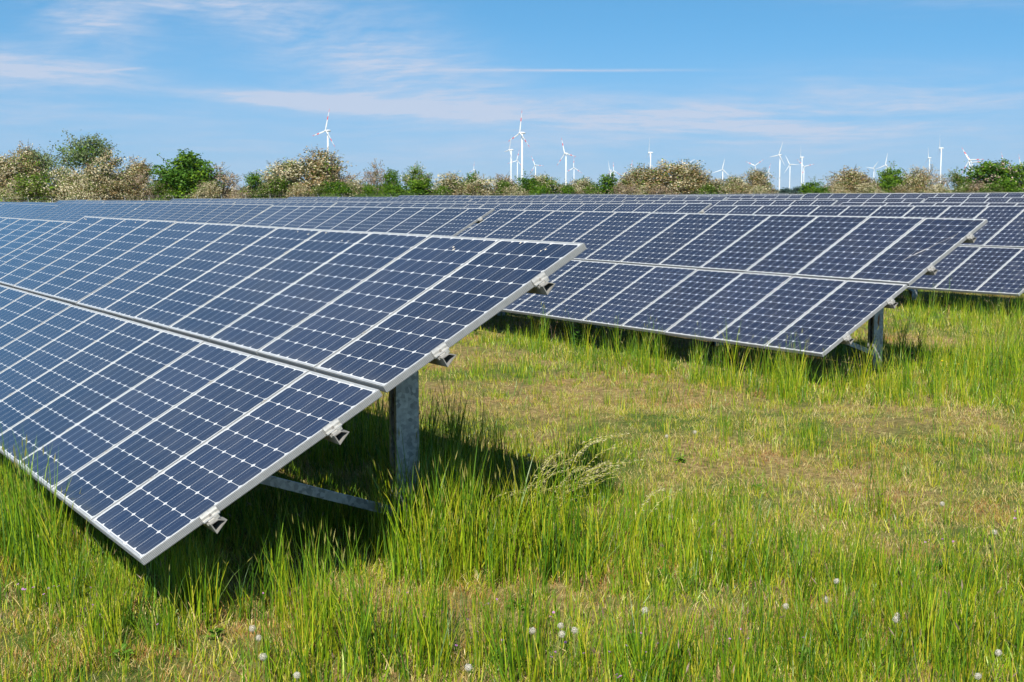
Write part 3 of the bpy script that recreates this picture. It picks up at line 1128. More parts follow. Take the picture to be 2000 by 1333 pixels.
for rank, i in enumerate(order):
    hx, hy, rp, th1, c, side, red = TURB[i]
    dist = 40.0 * FPX / rp
    P = at_d(hx, hy, dist)
    gzl = float(gz(P[0], P[1]))
    hubh = P[2] - gzl
    o = bpy.data.objects.new('wind_turbine', None)
    COL.objects.link(o)
    look = 'white wind turbine with red-banded blades' if red else 'plain white wind turbine'
    if rank == 0:
        lab = 'white wind turbine with red-banded blades standing alone above the left hedge'
    elif hx == 1015.5:
        lab = 'tallest white wind turbine with red-banded upright blade in the middle cluster'
    else:
        lab = '%s, %s from the left on the skyline' % (look, ordinal(rank + 1) if rank < 20 else '%s from the right' % ordinal(len(TURB) - rank))
        if rank >= 20:
            lab = '%s, %s from the right on the skyline' % (look, ordinal(len(TURB) - rank))
    tag(o, lab, 'wind turbine', 'wind turbines on the skyline')
    # rotor axis: turned from the line of sight by the angle that foreshortens the disc
    vdir = math.atan2(P[1] - C0[1], P[0] - C0[0])
    psi = math.acos(max(-1, min(1, c)))
    axis_ang = vdir + math.pi - side * psi          # direction the rotor faces
    face = Vector((math.cos(axis_ang), math.sin(axis_ang), 0))
    # local -Y is the rotor side
    rotz = axis_ang + math.pi / 2
    tower_xy = Vector((P[0], P[1], 0)) - face * 4.5
    o.location = (tower_xy.x, tower_xy.y, gzl)
    o.rotation_euler = (0, 0, rotz)
    link('tower', ME_TOWER, o, (0, 0, 0), None, (1, 1, max(hubh - 1.0, 5) / 97.5))
    link('nacelle', ME_NAC, o, (0, -1.2, hubh))
    hb = link('hub', ME_HUB, o, (0, -4.5, hubh))
    # does +X of the turbine point right in the photo?
    lx = Vector((math.cos(rotz), math.sin(rotz), 0))
    sgn = 1 if lx.dot(Vector(RT)) > 0 else -1
    for b_ in range(3):
        a = R(th1 + 120 * b_)
        ry = (math.pi / 2 - a) * sgn
        link('blade', ME_BLADE[red], o, (0, -4.6, hubh), (0, ry, 0))

# ------------------------------------------------------------------ grass
G_GREEN = mat_leaf('grass_green', [(0.25, (0.055, 0.125, 0.003)), (0.5, (0.175, 0.290, 0.005)), (0.75, (0.330, 0.440, 0.010))], 0.5, 0.07, 0.8, 0.42, 0.4)
G_DEEP = mat_leaf('grass_deep_green', [(0.25, (0.022, 0.075, 0.005)), (0.5, (0.075, 0.185, 0.008)), (0.75, (0.170, 0.310, 0.016))], 0.5, 0.07, 0.8, 0.42, 0.4)
G_YELL = mat_leaf('grass_yellow_green', [(0.25, (0.210, 0.240, 0.006)), (0.5, (0.330, 0.350, 0.010)), (0.75, (0.470, 0.440, 0.035))], 0.5, 0.07, 0.8, 0.42, 0.4)
G_STRAW = mat_leaf('grass_straw', [(0.25, (0.440, 0.320, 0.105)), (0.5, (0.620, 0.490, 0.195)), (0.75, (0.820, 0.690, 0.370))], 0.7, 0.12, 0.7)
G_RUST = mat_leaf('grass_rusty', [(0.25, (0.240, 0.095, 0.022)), (0.5, (0.420, 0.200, 0.055)), (0.75, (0.560, 0.330, 0.120))], 0.7, 0.12, 0.7)
G_BLUE = mat_leaf('grass_blue_green', [(0.25, (0.060, 0.130, 0.026)), (0.5, (0.110, 0.195, 0.038)), (0.75, (0.180, 0.260, 0.065))], 0.5, 0.07, 0.8, 0.42, 0.4)
G_SEED = mat_leaf('grass_seedhead', [(0.25, (0.230, 0.230, 0.040)), (0.5, (0.330, 0.310, 0.080)), (0.75, (0.430, 0.400, 0.150))], 0.7, 0.2, 0.7)
G_PALE = mat_leaf('grass_pale_panicle', [(0.25, (0.380, 0.330, 0.140)), (0.5, (0.500, 0.450, 0.230)), (0.75, (0.620, 0.570, 0.340))], 0.7, 0.2, 0.7)
G_PURP = mat_leaf('grass_purplish', [(0.25, (0.150, 0.080, 0.060)), (0.5, (0.260, 0.160, 0.125)), (0.75, (0.380, 0.270, 0.220))], 0.7, 0.2, 0.7)


def tuft(name, seed, n, radius, hmin, hmax, wid, bend, mats, wts, heads=0.0, headmi=None, headlen=0.07, lean=(0, 0)):
    """a tuft of bent, tapering blades (some ending in a seed head)"""
    rng = np.random.default_rng(seed)
    V, F, MI = [], [], []
    o = 0
    wts = np.array(wts, float) / sum(wts)
    for i in range(n):
        a = rng.uniform(0, 2 * np.pi)
        r_ = radius * np.sqrt(rng.random())
        base = np.array([r_ * np.cos(a), r_ * np.sin(a), -0.02])
        h = rng.uniform(hmin, hmax)
        ba = rng.uniform(0, 2 * np.pi)
        bd = bend * rng.uniform(0.2, 1.3) * h
        dirv = np.array([np.cos(ba) * bd + lean[0] * h, np.sin(ba) * bd + lean[1] * h, 0])
        fa = rng.uniform(0, np.pi)
        side = np.array([np.cos(fa), np.sin(fa), 0])
        wd = wid * rng.uniform(0.6, 1.3)
        mi = int(rng.choice(len(mats), p=wts))
        hd = rng.random() < heads
        levels = [0, 0.4, 0.75, 1.0]
        wl = [1.0, 0.85, 0.55, 0.0] if not hd else [0.5, 0.45, 0.4, 0.3]
        pts = [base + np.array([0, 0, h * (t - 0.22 * t * t * min(1, bd / h * 1.2))]) + dirv * t * t for t in levels]
        for q in range(3):
            V += [pts[q] - side * wd * wl[q] / 2, pts[q] + side * wd * wl[q] / 2]
        V.append(pts[3])
        F += [(o, o + 1, o + 3, o + 2), (o + 2, o + 3, o + 5, o + 4), (o + 4, o + 5, o + 6)]
        MI += [mi] * 3
        o += 7
        if hd and headmi is not None:
            t = pts[3] - pts[2]
            t /= np.linalg.norm(t)
            s1 = np.cross(t, side)
            s1 /= np.linalg.norm(s1)
            hl = headlen * rng.uniform(0.7, 1.3)
            hw = 0.0038 * rng.uniform(0.7, 1.2)
            for s_ in (side, s1):
                c0 = pts[3] - t * 0.01
                V += [c0, c0 + t * hl * .4 + s_ * hw, c0 + t * hl, c0 + t * hl * .4 - s_ * hw]
                F.append((o, o + 1, o + 2, o + 3))
                MI.append(headmi)
                o += 4
    me = bpy.data.meshes.new(name)
    me.from_pydata([tuple(map(float, q)) for q in V], [], F)
    for m_ in mats:
        me.materials.append(m_)
    me.polygons.foreach_set('material_index', MI)
    me.update()
    return bpy.data.objects.new(name, me)


def scatter(name, protos, pts, rotz, scl, tilt, idx, label):
    """one grass object: its points carry tufts"""
    me = bpy.data.meshes.new(name)
    me.from_pydata(pts.tolist(), [], [])
    for nm, data, ty in (('rotz', rotz, 'FLOAT'), ('scl', scl, 'FLOAT'), ('tx', tilt[:, 0], 'FLOAT'), ('ty', tilt[:, 1], 'FLOAT'), ('idx', idx, 'INT')):
        at = me.attributes.new(nm, ty, 'POINT')
        at.data.foreach_set('value', np.ascontiguousarray(data, dtype=np.int32 if ty == 'INT' else np.float32))
    o = link(name, me)
    o['kind'] = 'stuff'
    o['label'] = label
    ng = bpy.data.node_groups.new(name + '_scatter', 'GeometryNodeTree')
    ng.interface.new_socket('Geometry', in_out='INPUT', socket_type='NodeSocketGeometry')
    ng.interface.new_socket('Geometry', in_out='OUTPUT', socket_type='NodeSocketGeometry')
    N, L = ng.nodes, ng.links
    gi, go = N.new('NodeGroupInput'), N.new('NodeGroupOutput')

    def attr(nm, ty='FLOAT'):
        a = N.new('GeometryNodeInputNamedAttribute')
        a.data_type = ty
        a.inputs[0].default_value = nm
        return a.outputs[0]
    cx = N.new('ShaderNodeCombineXYZ')
    L.new(attr('tx'), cx.inputs[0])
    L.new(attr('ty'), cx.inputs[1])
    L.new(attr('rotz'), cx.inputs[2])
    e2r = N.new('FunctionNodeEulerToRotation')
    L.new(cx.outputs[0], e2r.inputs[0])
    jn = N.new('GeometryNodeJoinGeometry')
    ia = attr('idx', 'INT')
    sa = attr('scl')
    for q, pr_ in enumerate(protos):
        oi = N.new('GeometryNodeObjectInfo')
        oi.inputs['Object'].default_value = pr_
        oi.inputs['As Instance'].default_value = True
        cmp = N.new('FunctionNodeCompare')
        cmp.data_type = 'INT'
        cmp.operation = 'EQUAL'
        ins = [s for s in cmp.inputs if s.type == 'INT']
        L.new(ia, ins[0])
        ins[1].default_value = q
        iop = N.new('GeometryNodeInstanceOnPoints')
        L.new(gi.outputs[0], iop.inputs['Points'])
        L.new(cmp.outputs[0], iop.inputs['Selection'])
        L.new(oi.outputs['Geometry'], iop.inputs['Instance'])
        L.new(e2r.outputs[0], iop.inputs['Rotation'])
        L.new(sa, iop.inputs['Scale'])
        L.new(iop.outputs[0], jn.inputs[0])
    L.new(jn.outputs[0], go.inputs[0])
    md = o.modifiers.new('scatter', 'NODES')
    md.node_group = ng
    return o


def sample(n0, dref, dmin, dmax, rng, margin=3.6):
    """points over the meadow in front of the lens, thinning out with distance"""
    pts = []
    edges = np.geomspace(dmin, dmax, 60)
    hw = 1000 / FPX
    for a, b in zip(edges[:-1], edges[1:]):
        mid_ = (a + b) / 2
        width = 2 * (hw * mid_ + margin)
        dens = n0 * min(1.0, (dref / mid_) ** 2)
        n = rng.poisson(dens * width * (b - a))
        d = rng.uniform(a, b, n)
        s = rng.uniform(-width / 2, width / 2, n)
        f = np.array([FW[0], FW[1]])
        f = f / np.linalg.norm(f)
        pts.append(np.array([C0[0], C0[1]]) + d[:, None] * f + s[:, None] * RT[:2])
    return np.concatenate(pts)


def headroom(P):
    """free height between the ground and the panels, where a point lies under a table"""
    out = np.full(len(P), 9.0)
    for k in range(0, 7):
        yl = P[:, 1] - 9.62 * k
        end = 0.0 if k == 0 else -4.62 * k
        m_ = (yl > -0.06) & (yl < 2.95) & (P[:, 0] < end + 0.12)
        out = np.where(m_, 0.42 + np.clip(yl, 0, 3) * 0.55, out)
    return out


def gauss(P, blobs):
    out = np.zeros(len(P))
    for (px, py, r_, amp) in blobs:
        c = ground_at(px, py)
        out = np.maximum(out, amp * np.exp(-(((P[:, 0] - c[0]) ** 2 + (P[:, 1] - c[1]) ** 2) / r_ ** 2)))
    return out


def edge_blobs(a, b, n, r_, amp, seed):
    rng = random.Random(seed)
    return [(a[0] + (b[0] - a[0]) * t + rng.uniform(-12, 12), a[1] + (b[1] - a[1]) * t + rng.uniform(-6, 6), r_ * rng.uniform(.7, 1.3), amp * rng.uniform(.6, 1.1))
            for t in [(q + rng.random()) / n for q in range(n)]]


# places of the meadow, named by where they show in the photo
B_TALL = [(540, 1195, .20, 1.3), (480, 1200, .18, 1.2), (590, 1215, .2, 1.0), (390, 1215, .15, .9), (340, 1200, .12, .9), (640, 1235, .25, 1.0),  (880, 1110, .4, 1.3), (980, 1120, .34, 1.1), (1070, 1130, .32, .85), (1150, 1120, .3, .65),
          (830, 1060, .35, 1.3), (800, 1020, .3, 1.2), (800, 985, .25, 1.1), (1130, 975, .25, 1.3), (690, 1290, .35, 1.0), (740, 1310, .3, 1.0), (850, 1085, .40, 1.0), (930, 1110, .36, 1.0), (1010, 1110, .36, .9), (1090, 1120, .35, .7), (1150, 1090, .3, .5),
          (1140, 960, .22, 1.0), (700, 1290, .40, .75), (620, 1230, .30, .7), (800, 1300, .35, .75), (640, 1320, .4, .7), (340, 1170, .25, .6), (410, 1190, .3, .6),
          (40, 960, .28, .9), (110, 1010, .25, .9), (20, 1040, .3, .8), (190, 1090, .25, .7), (60, 1090, .35, .65), (1250, 1060, .35, .6), (1350, 1100, .4, .65),
          (1450, 1130, .4, .6), (1240, 1150, .3, .45), (1560, 1140, .4, .5), (1700, 1160, .4, .5), (1650, 1290, .35, .6), (1480, 1310, .3, .55), (1260, 1320, .3, .6), (1020, 1320, .3, .55),
          (1880, 1270, .4, .55), (1985, 1150, .4, .5), (1740, 1010, .35, .35), (900, 960, .35, .8), (860, 900, .4, .8), (960, 930, .3, .7), (720, 900, .5, .7), (820, 1010, .3, .9),
          (1900, 740, .9, .8), (1960, 780, .9, .7), (1800, 720, .6, .8), (1760, 690, .5, .9), (1990, 690, .8, .8), (1750, 770, .7, .6), (1560, 760, .35, 1.0), (1530, 745, .3, .9), (1480, 730, .3, .8),
          (1280, 700, .25, .9), (1130, 690, .3, .8), (1660, 760, .5, .7), (930, 660, .3, .6), (1030, 665, .35, .6), (250, 1250, .4, .4), (1930, 640, 1.0, .6)]
B_TALL += edge_blobs((980, 672), (1600, 790), 18, .28, .8, 1) + edge_blobs((1790, 610), (2000, 625), 8, .6, .7, 2) + edge_blobs((-20, 1045), (230, 1225), 9, .22, .85, 4)
B_DRY = [(640, 1180, .4, .9), (740, 1190, .4, .8), (1050, 1230, .5, .9), (1180, 1250, .4, .8), (1400, 1220, .4, .7), (1600, 1230, .4, .6), (1750, 1250, .35, .6), (870, 1230, .4, .8), (150, 1220, .4, .8), (250, 1300, .4, .7), (1350, 950, .6, .7), (1500, 920, .7, .8), (1650, 960, .6, .8), (1560, 1040, .5, .6), (1880, 1080, .4, .7), (1250, 850, .8, .8), (1020, 850, .7, .6),(900, 760, 1.0, .8), (1000, 800, .9, 1.0), (1150, 780, 1.1, .9), (1300, 820, 1.1, 1.0), (1450, 840, 1.0, .8), (1600, 820, 1.0, .8), (1750, 850, 1.0, .9), (1850, 900, .9, .8), (1850, 1010, .6, .7),
         (1200, 700, .8, .5), (1780, 1080, .35, 1.0), (1820, 830, .9, .8), (1950, 970, .7, .7), (560, 1240, .45, .9), (900, 1160, .45, 1.0), (1000, 1150, .35, .9), (1150, 1180, .35, .8),
         (70, 1260, .5, 1.0), (300, 1180, .3, .6), (480, 1180, .4, .7), (560, 1180, .4, .8), (1830, 680, 1.0, .5), (1880, 650, 1.2, .6), (880, 1300, .4, .7), (1120, 1260, .35, .6), (1830, 1200, .35, .5), (1300, 1230, .4, .6)]
B_RUST = [(600, 1275, .22, .9), (1000, 1250, .2, .8), (1330, 1240, .2, .8), (1700, 1230, .2, .7), (1500, 1080, .25, .6), (200, 1275, .25, .8), (1900, 1010, .3, .7), (1030, 760, .5, .6),(1080, 1150, .3, .9), (1140, 1170, .25, .8), (850, 1190, .25, .8), (640, 1160, .25, .8), (110, 1210, .25, .7), (1400, 1215, .2, .6), (1860, 860, .35, .6), (1650, 830, .35, .6), (960, 790, .4, .5), (1450, 770, .4, .6),(570, 1230, .35, 1.0), (630, 1200, .3, .8), (900, 1165, .35, 1.0), (1000, 1140, .3, .9), (1060, 1190, .25, .8), (1790, 1080, .28, .9), (60, 1260, .35, .7), (1550, 1200, .25, .6), (1230, 1240, .25, .6), (1250, 745, .5, .5), (1110, 750, .35, .7), (1340, 790, .4, .7)]

grng = np.random.default_rng(77)
BL = 0.0058
protos_short = [
    tuft('turf_green_a', 1, 13, .11, .03, .15, BL, .35, [G_GREEN, G_YELL], [2, 1]),
    tuft('turf_green_b', 2, 13, .11, .03, .15, BL, .35, [G_DEEP, G_GREEN], [1, 1]),
    tuft('turf_mixed', 3, 15, .11, .03, .14, BL, .5, [G_YELL, G_STRAW, G_GREEN], [1.6, 1.8, 1.0]),
    tuft('turf_straw_a', 4, 46, .14, .015, .085, BL * .6, .7, [G_STRAW, G_YELL, G_RUST, G_GREEN], [2.0, 1.6, .4, 1.0]),
    tuft('turf_straw_b', 5, 46, .14, .015, .075, BL * .6, .8, [G_STRAW, G_RUST, G_BLUE, G_GREEN], [2.6, .5, 1.0, .6]),
    tuft('turf_rust', 6, 46, .14, .015, .08, BL * .6, .8, [G_RUST, G_STRAW, G_YELL], [3, .8, .8]),
    tuft('turf_blue', 7, 13, .11, .03, .15, BL * .9, .35, [G_BLUE, G_GREEN], [2, 1]),
]
protos_tall = [
    tuft('tall_a', 11, 9, .07, .46, .88, .0085, .16, [G_GREEN, G_DEEP, G_SEED], [1.5, 1.8, 0], .10, 2, .085),
    tuft('tall_b', 12, 9, .07, .44, .82, .0088, .18, [G_GREEN, G_YELL, G_SEED], [2, 1, 0], .10, 2, .085),
    tuft('tall_c', 13, 9, .08, .34, .66, .0092, .40, [G_DEEP, G_BLUE, G_SEED], [2, 1, 0], .05, 2, .05),
    tuft('tall_d', 14, 10, .07, .36, .72, .0080, .18, [G_YELL, G_GREEN, G_SEED], [2, 1.2, 0], .14, 2, .085),
    tuft('stalk_seed', 15, 6, .10, .34, .60, .0045, .30, [G_STRAW, G_YELL, G_SEED], [1, 1, 0], .85, 2, .06),
    tuft('stalk_purple', 16, 5, .10, .22, .42, .0042, .4, [G_PURP, G_RUST, G_PURP], [1, 1, 0], .9, 2, .05),
    tuft('mid_a', 17, 11, .08, .15, .36, .0066, .22, [G_GREEN, G_DEEP, G_YELL], [1.6, 1, 1]),
    tuft('mid_b', 18, 11, .08, .14, .32, .0070, .25, [G_DEEP, G_GREEN, G_BLUE], [1, 1, .6]),
]

P = sample(170, 9.5, 5.6, 75, grng)
tall = gauss(P, B_TALL)
dry = gauss(P, B_DRY)
rust = gauss(P, B_RUST)
nz = vnoise(P[:, 0], P[:, 1], .55, 1) * .6 + vnoise(P[:, 0], P[:, 1], 1.7, 2) * .4
dryp = np.clip(dry * 1.0 + (nz - .5) * 1.3 + .36 - tall * .3, 0, 1)
u = grng.random(len(P))
idx = np.where(u < dryp, grng.choice([3, 4, 2], len(P), p=[.45, .35, .2]), grng.choice([0, 1, 2, 6], len(P), p=[.42, .2, .2, .18]))
nr = vnoise(P[:, 0], P[:, 1], 1.3, 12)
idx = np.where(grng.random(len(P)) < np.maximum(rust * .95, np.clip((nr - .72) * 3, 0, .7)), 5, idx)
scl = grng.uniform(.7, 1.25, len(P)) * (1 + .55 * tall - .25 * dry)
far = np.hypot(P[:, 0] - C0[0], P[:, 1] - C0[1])
scl *= 1 + np.clip((far - 14) / 40, 0, 1.2)
scl = np.minimum(scl, headroom(P) / 0.22)
z = gz(P[:, 0], P[:, 1])
scatter('meadow_grass', protos_short, np.column_stack([P, z]), grng.uniform(0, 6.28, len(P)), scl, grng.normal(0, .12, (len(P), 2)), idx,
        'short mixed green and straw coloured meadow grass')
print('SHORT', len(P))

P = sample(300, 9.5, 5.6, 70, grng)
patch = vnoise(P[:, 0], P[:, 1], 1.5, 8) * .6 + vnoise(P[:, 0], P[:, 1], 3.7, 9) * .4
tall = np.minimum(gauss(P, B_TALL) * (.35 + 1.7 * patch), 1.2)
dry = gauss(P, B_DRY)
nz = vnoise(P[:, 0], P[:, 1], .8, 5)
mid_u = np.clip((nz - .48) * 2.4, 0, 1) * .26 + .03 - dry * .15
r_ = grng.random(len(P))
is_tall = r_ < np.clip(tall * .42 - .03, .005, 1)
is_mid = (~is_tall) & (grng.random(len(P)) < np.clip(mid_u + tall * .25, .01, 1))
keep = is_tall | is_mid
P, tall, dry, nz, is_tall = P[keep], tall[keep], dry[keep], nz[keep], is_tall[keep]
n = len(P)
idx = np.where(is_tall, grng.choice([0, 1, 2, 3, 4, 5], n, p=[.33, .26, .14, .22, .03, .02]), grng.choice([6, 7, 5], n, p=[.60, .37, .03]))
scl = np.where(is_tall, grng.uniform(.80, 1.15, n) * (.55 + .45 * np.clip(tall, 0, 1.15)), grng.uniform(.6, 1.1, n)) * (1 - .2 * dry)
# a few tall blades that reach over the lower panel edge
extra = [(95, 1118, 1.12), (88, 1105, 1.2), (78, 1098, 1.15), (66, 1092, 1.2), (55, 1085, 1.1), (105, 1128, 1.05), (45, 1080, 1.0), (120, 1140, .95), (70, 1110, 1.0), (30, 1065, .95), (150, 1165, .85), (85, 1120, 1.05), (180, 1190, .8),
         (60, 1100, 1.15), (75, 1088, 1.25), (1262, 728, .95), (1258, 731, .9), (1270, 730, .85), (1540, 778, .8), (1548, 782, .85), (1530, 776, .75), (1300, 735, .7), (1520, 770, .8), (1555, 790, .8)]
PE = np.array([ground_at(a_, b_)[:2] for a_, b_, c_ in extra])
P = np.concatenate([P, PE])
scl = np.concatenate([scl, [c_ for a_, b_, c_ in extra]])
idx = np.concatenate([idx, grng.choice([0, 1], len(extra))])
n = len(P)
scl = np.minimum(scl, headroom(P) / np.array([.92, .86, .7, .76, .64, .46, .40, .36])[idx])
scatter('tall_grass', protos_tall, np.column_stack([P, gz(P[:, 0], P[:, 1])]), grng.uniform(0, 6.28, n), scl, grng.normal(0, .1, (n, 2)), idx,
        'tall green meadow grass with seed heads in clumps round the solar tables')
print('TALL', n)

# ------------------------------------------------------------------ arching oat stalks
def panicle(name, seed, n, lean):
    rng = np.random.default_rng(seed)
    mb = MB()
    for i in range(n):
        b = np.array([rng.uniform(-.06, .06), rng.uniform(-.06, .06), -0.02])
        h = rng.uniform(.80, 1.0)
        L = lean * rng.uniform(.6, 1.2)
        ang = rng.uniform(-.35, .35)
        dv = np.array([math.cos(ang), math.sin(ang), 0])
        P = [b + dv * L * t ** 2.2 + np.array([0, 0, h * (t - .33 * t ** 3)]) for t in np.linspace(0, 1, 8)]
        mb.tube(P, [.0032, .003, .0028, .0025, .002, .0018, .0015, .001], 4, 0)
        for k in range(26):
            t = rng.uniform(.58, 1.02)
            p = b + dv * L * t ** 2.2 + np.array([0, 0, h * (t - .33 * t ** 3)])
            d = rng.normal(size=3) * .5 + dv * .9 + np.array([0, 0, .2])
            d /= np.linalg.norm(d)
            s_ = np.cross(d, rng.normal(size=3))
            s_ /= np.linalg.norm(s_)
            q = p + rng.normal(size=3) * .006
            mb.add([q, q + d * .011 + s_ * .0032, q + d * .026, q + d * .011 - s_ * .0032], [(0, 1, 2, 3)], 1)
    me = mb.mesh(name, [G_YELL, G_PALE])
    return bpy.data.objects.new(name, me)


spots = [(1015, 1060), (1045, 1055), (1070, 1050), (1095, 1045), (1110, 1030), (1060, 1075), (985, 1085), (1135, 1040), (1085, 1010), (1020, 1035), (1240, 1120), (930, 1095), (1050, 1090), (1080, 1080), (1100, 1070), (1040, 1110), (1120, 1060)]
P = np.array([ground_at(*q) for q in spots])
base_ang = math.atan2(RT[1], RT[0])
scatter('oat_grass', [panicle('panicle_a', 1, 3, .42), panicle('panicle_b', 2, 4, .34), panicle('panicle_c', 3, 2, .5)], P,
        base_ang + grng.uniform(-.4, .4, len(P)), grng.uniform(.8, 1.05, len(P)), np.zeros((len(P), 2)), np.arange(len(P)) % 3,
        'pale arching oat grass stalks over the shadow tip of the nearest table')

# ------------------------------------------------------------------ meadow flowers and weeds
M_STEM = mat_speckle('flower_stem', (0.13, 0.18, 0.03), (0.22, 0.20, 0.07), 30, 0.7)
M_FLUFF = mat_leaf('seed_fluff', [(0.2, (0.66, 0.61, 0.52)), (0.8, (0.82, 0.77, 0.68))], 5, 0.35, 0.6)
M_PINK = mat_leaf('petal_pink', [(0.2, (0.42, 0.16, 0.42)), (0.8, (0.62, 0.32, 0.62))], 5, 0.3, 0.6)
M_YPET = mat_leaf('petal_yellow', [(0.2, (0.70, 0.50, 0.01)), (0.8, (0.85, 0.66, 0.03))], 5, 0.3, 0.6)
M_WEED = mat_leaf('weed_leaf', [(0.2, (0.045, 0.130, 0.010)), (0.5, (0.085, 0.200, 0.014)), (0.8, (0.150, 0.280, 0.025))], 3, 0.2, 0.8)


def stem_mesh(h, lean, seed, r_=.0028):
    rng = random.Random(seed)
    a = rng.uniform(0, 6.28)
    mb = MB()
    pts = [(lean * t * t * math.cos(a), lean * t * t * math.sin(a), -0.02 + (h + .02) * t) for t in (0, .35, .7, 1)]
    mb.tube(pts, [r_ * 1.2, r_, r_ * .9, r_ * .8], 5)
    return mb.mesh('stem', [M_STEM]), pts[-1]


def clock_mesh(seed, r_=.021):
    """dandelion clock: tufts of fluff on a ball round a small dark receptacle"""
    rng = np.random.default_rng(seed)
    mb = MB()
    n = 110
    for i in range(n):
        z = 1 - 2 * (i + .5) / n
        ph = i * 2.39996
        d = np.array([math.sqrt(1 - z * z) * math.cos(ph), math.sqrt(1 - z * z) * math.sin(ph), z])
        u = np.cross(d, [.3, .5, .8])
        u /= np.linalg.norm(u)
        v = np.cross(d, u)
        c = d * r_ * rng.uniform(.7, 1.08)
        q = r_ * rng.uniform(.10, .19)
        mb.add([c + u * q, c + v * q, c - u * q, c - v * q], [(0, 1, 2, 3)])
        mb.add([d * .003, c + u * .0006, c - u * .0006], [(0, 1, 2)])
    mb.tube([(0, 0, -.003), (0, 0, .003)], [.004, .003], 6, 1)
    return mb.mesh('seed_head', [M_FLUFF, M_STEM])


def petals_mesh(r_, n, mat, cups=0.3, double=1):
    mb = MB()
    for ring in range(double):
        for k in range(n):
            a = 2 * math.pi * (k + .5 * ring) / n
            ca, sa = math.cos(a), math.sin(a)
            w_ = r_ * 1.0 * math.sin(math.pi / n)
            R_ = r_ * (1 - .3 * ring)
            z1 = R_ * cups + .001 * ring
            mb.add([(0, 0, .0005 * ring), (ca * R_ * .65 - sa * w_, sa * R_ * .65 + ca * w_, z1 * .8), (ca * R_, sa * R_, z1), (ca * R_ * .65 + sa * w_, sa * R_ * .65 - ca * w_, z1 * .8)], [(0, 3, 2, 1)])
    mb.tube([(0, 0, -.004), (0, 0, .003)], [r_ * .12, r_ * .2], 6)
    return mb.mesh('flower_head', [mat])


CLOCKS = [clock_mesh(1, .020), clock_mesh(2, .0175)]
CLOCK_AT = [(1535, 1185, 'between tall blades'), (1634, 1136, ''), (1613, 1172, ''), (1752, 1203, ''), (1750, 1211, ''), (1095, 1223, ''), (1097, 1240, ''), (1122, 1232, ''), (1040, 1233, ''),
            (493, 1229, ''), (514, 1284, ''), (505, 1247, ''), (1302, 853, ''), (1357, 845, ''), (1033, 890, ''), (1950, 1276, ''), (1260, 1193, ''), (1910, 1322, ''), (1942, 1040, ''), (915, 1305, ''), (580, 1320, ''), (1840, 985, '')]
CLOCK_AT.sort()
cr = random.Random(8)
for i, (px, py, _) in enumerate(CLOCK_AT):
    h = cr.uniform(.20, .30)
    P = at_z(px, py, -0.5 + h)
    gzp = float(gz(P[0], P[1]))
    h = max(.1, P[2] - gzp)
    o = bpy.data.objects.new('dandelion_clock', None)
    COL.objects.link(o)
    me, tip = stem_mesh(h, cr.uniform(.0, .05), i)
    o.location = (P[0] - tip[0], P[1] - tip[1], gzp)
    lab = 'white dandelion clock in the grass, %s from the left' % (ordinal(i + 1) if i < 20 else 'last but one' if i == len(CLOCK_AT) - 2 else 'very last')
    tag(o, lab, 'dandelion', 'white dandelion clocks in the meadow')
    link('stem', me, o)
    link('seed_head', CLOCKS[i % 2], o, (tip[0], tip[1], tip[2] + .002), (cr.uniform(-.3, .3), cr.uniform(-.3, .3), cr.uniform(0, 6)))

PINK_HEAD = petals_mesh(.0085, 5, M_PINK, .2)
PINK_AT = []
for cx, cy, n, sx, sy in ((60, 1150, 8, 45, 20), (150, 1140, 4, 40, 15), (190, 1185, 6, 90, 40), (330, 1140, 4, 60, 25), (480, 1170, 3, 40, 20), (770, 1170, 5, 60, 20), (930, 1190, 6, 80, 25), (1060, 1215, 6, 60, 25), (1090, 1265, 5, 60, 15),
                      (920, 1255, 6, 60, 20), (1230, 1265, 5, 60, 15), (1640, 1240, 4, 60, 20), (1820, 1065, 5, 40, 12), (1990, 1000, 3, 25, 30), (1450, 1240, 3, 50, 20), (1200, 1320, 4, 80, 8)):
    for k in range(n):
        PINK_AT.append((cx + cr.gauss(0, sx * .6), cy + cr.gauss(0, sy * .6)))
for i, (px, py) in enumerate(PINK_AT):
    h = cr.uniform(.10, .22)
    P = at_z(px, py, -0.5 + h)
    gzp = float(gz(P[0], P[1]))
    me, tip = stem_mesh(max(.06, P[2] - gzp), cr.uniform(0, .04), 100 + i, .0014)
    o = bpy.data.objects.new('pink_wildflower', None)
    COL.objects.link(o)
    o.location = (P[0] - tip[0], P[1] - tip[1], gzp)
    tag(o, 'tiny pink wildflower on a thin stem among the meadow grass', 'flower', 'tiny pink wildflowers in the meadow')
    link('stem', me, o)
    link('flower_head', PINK_HEAD, o, tip, (cr.uniform(-.6, .6), cr.uniform(-.6, .6), 0))

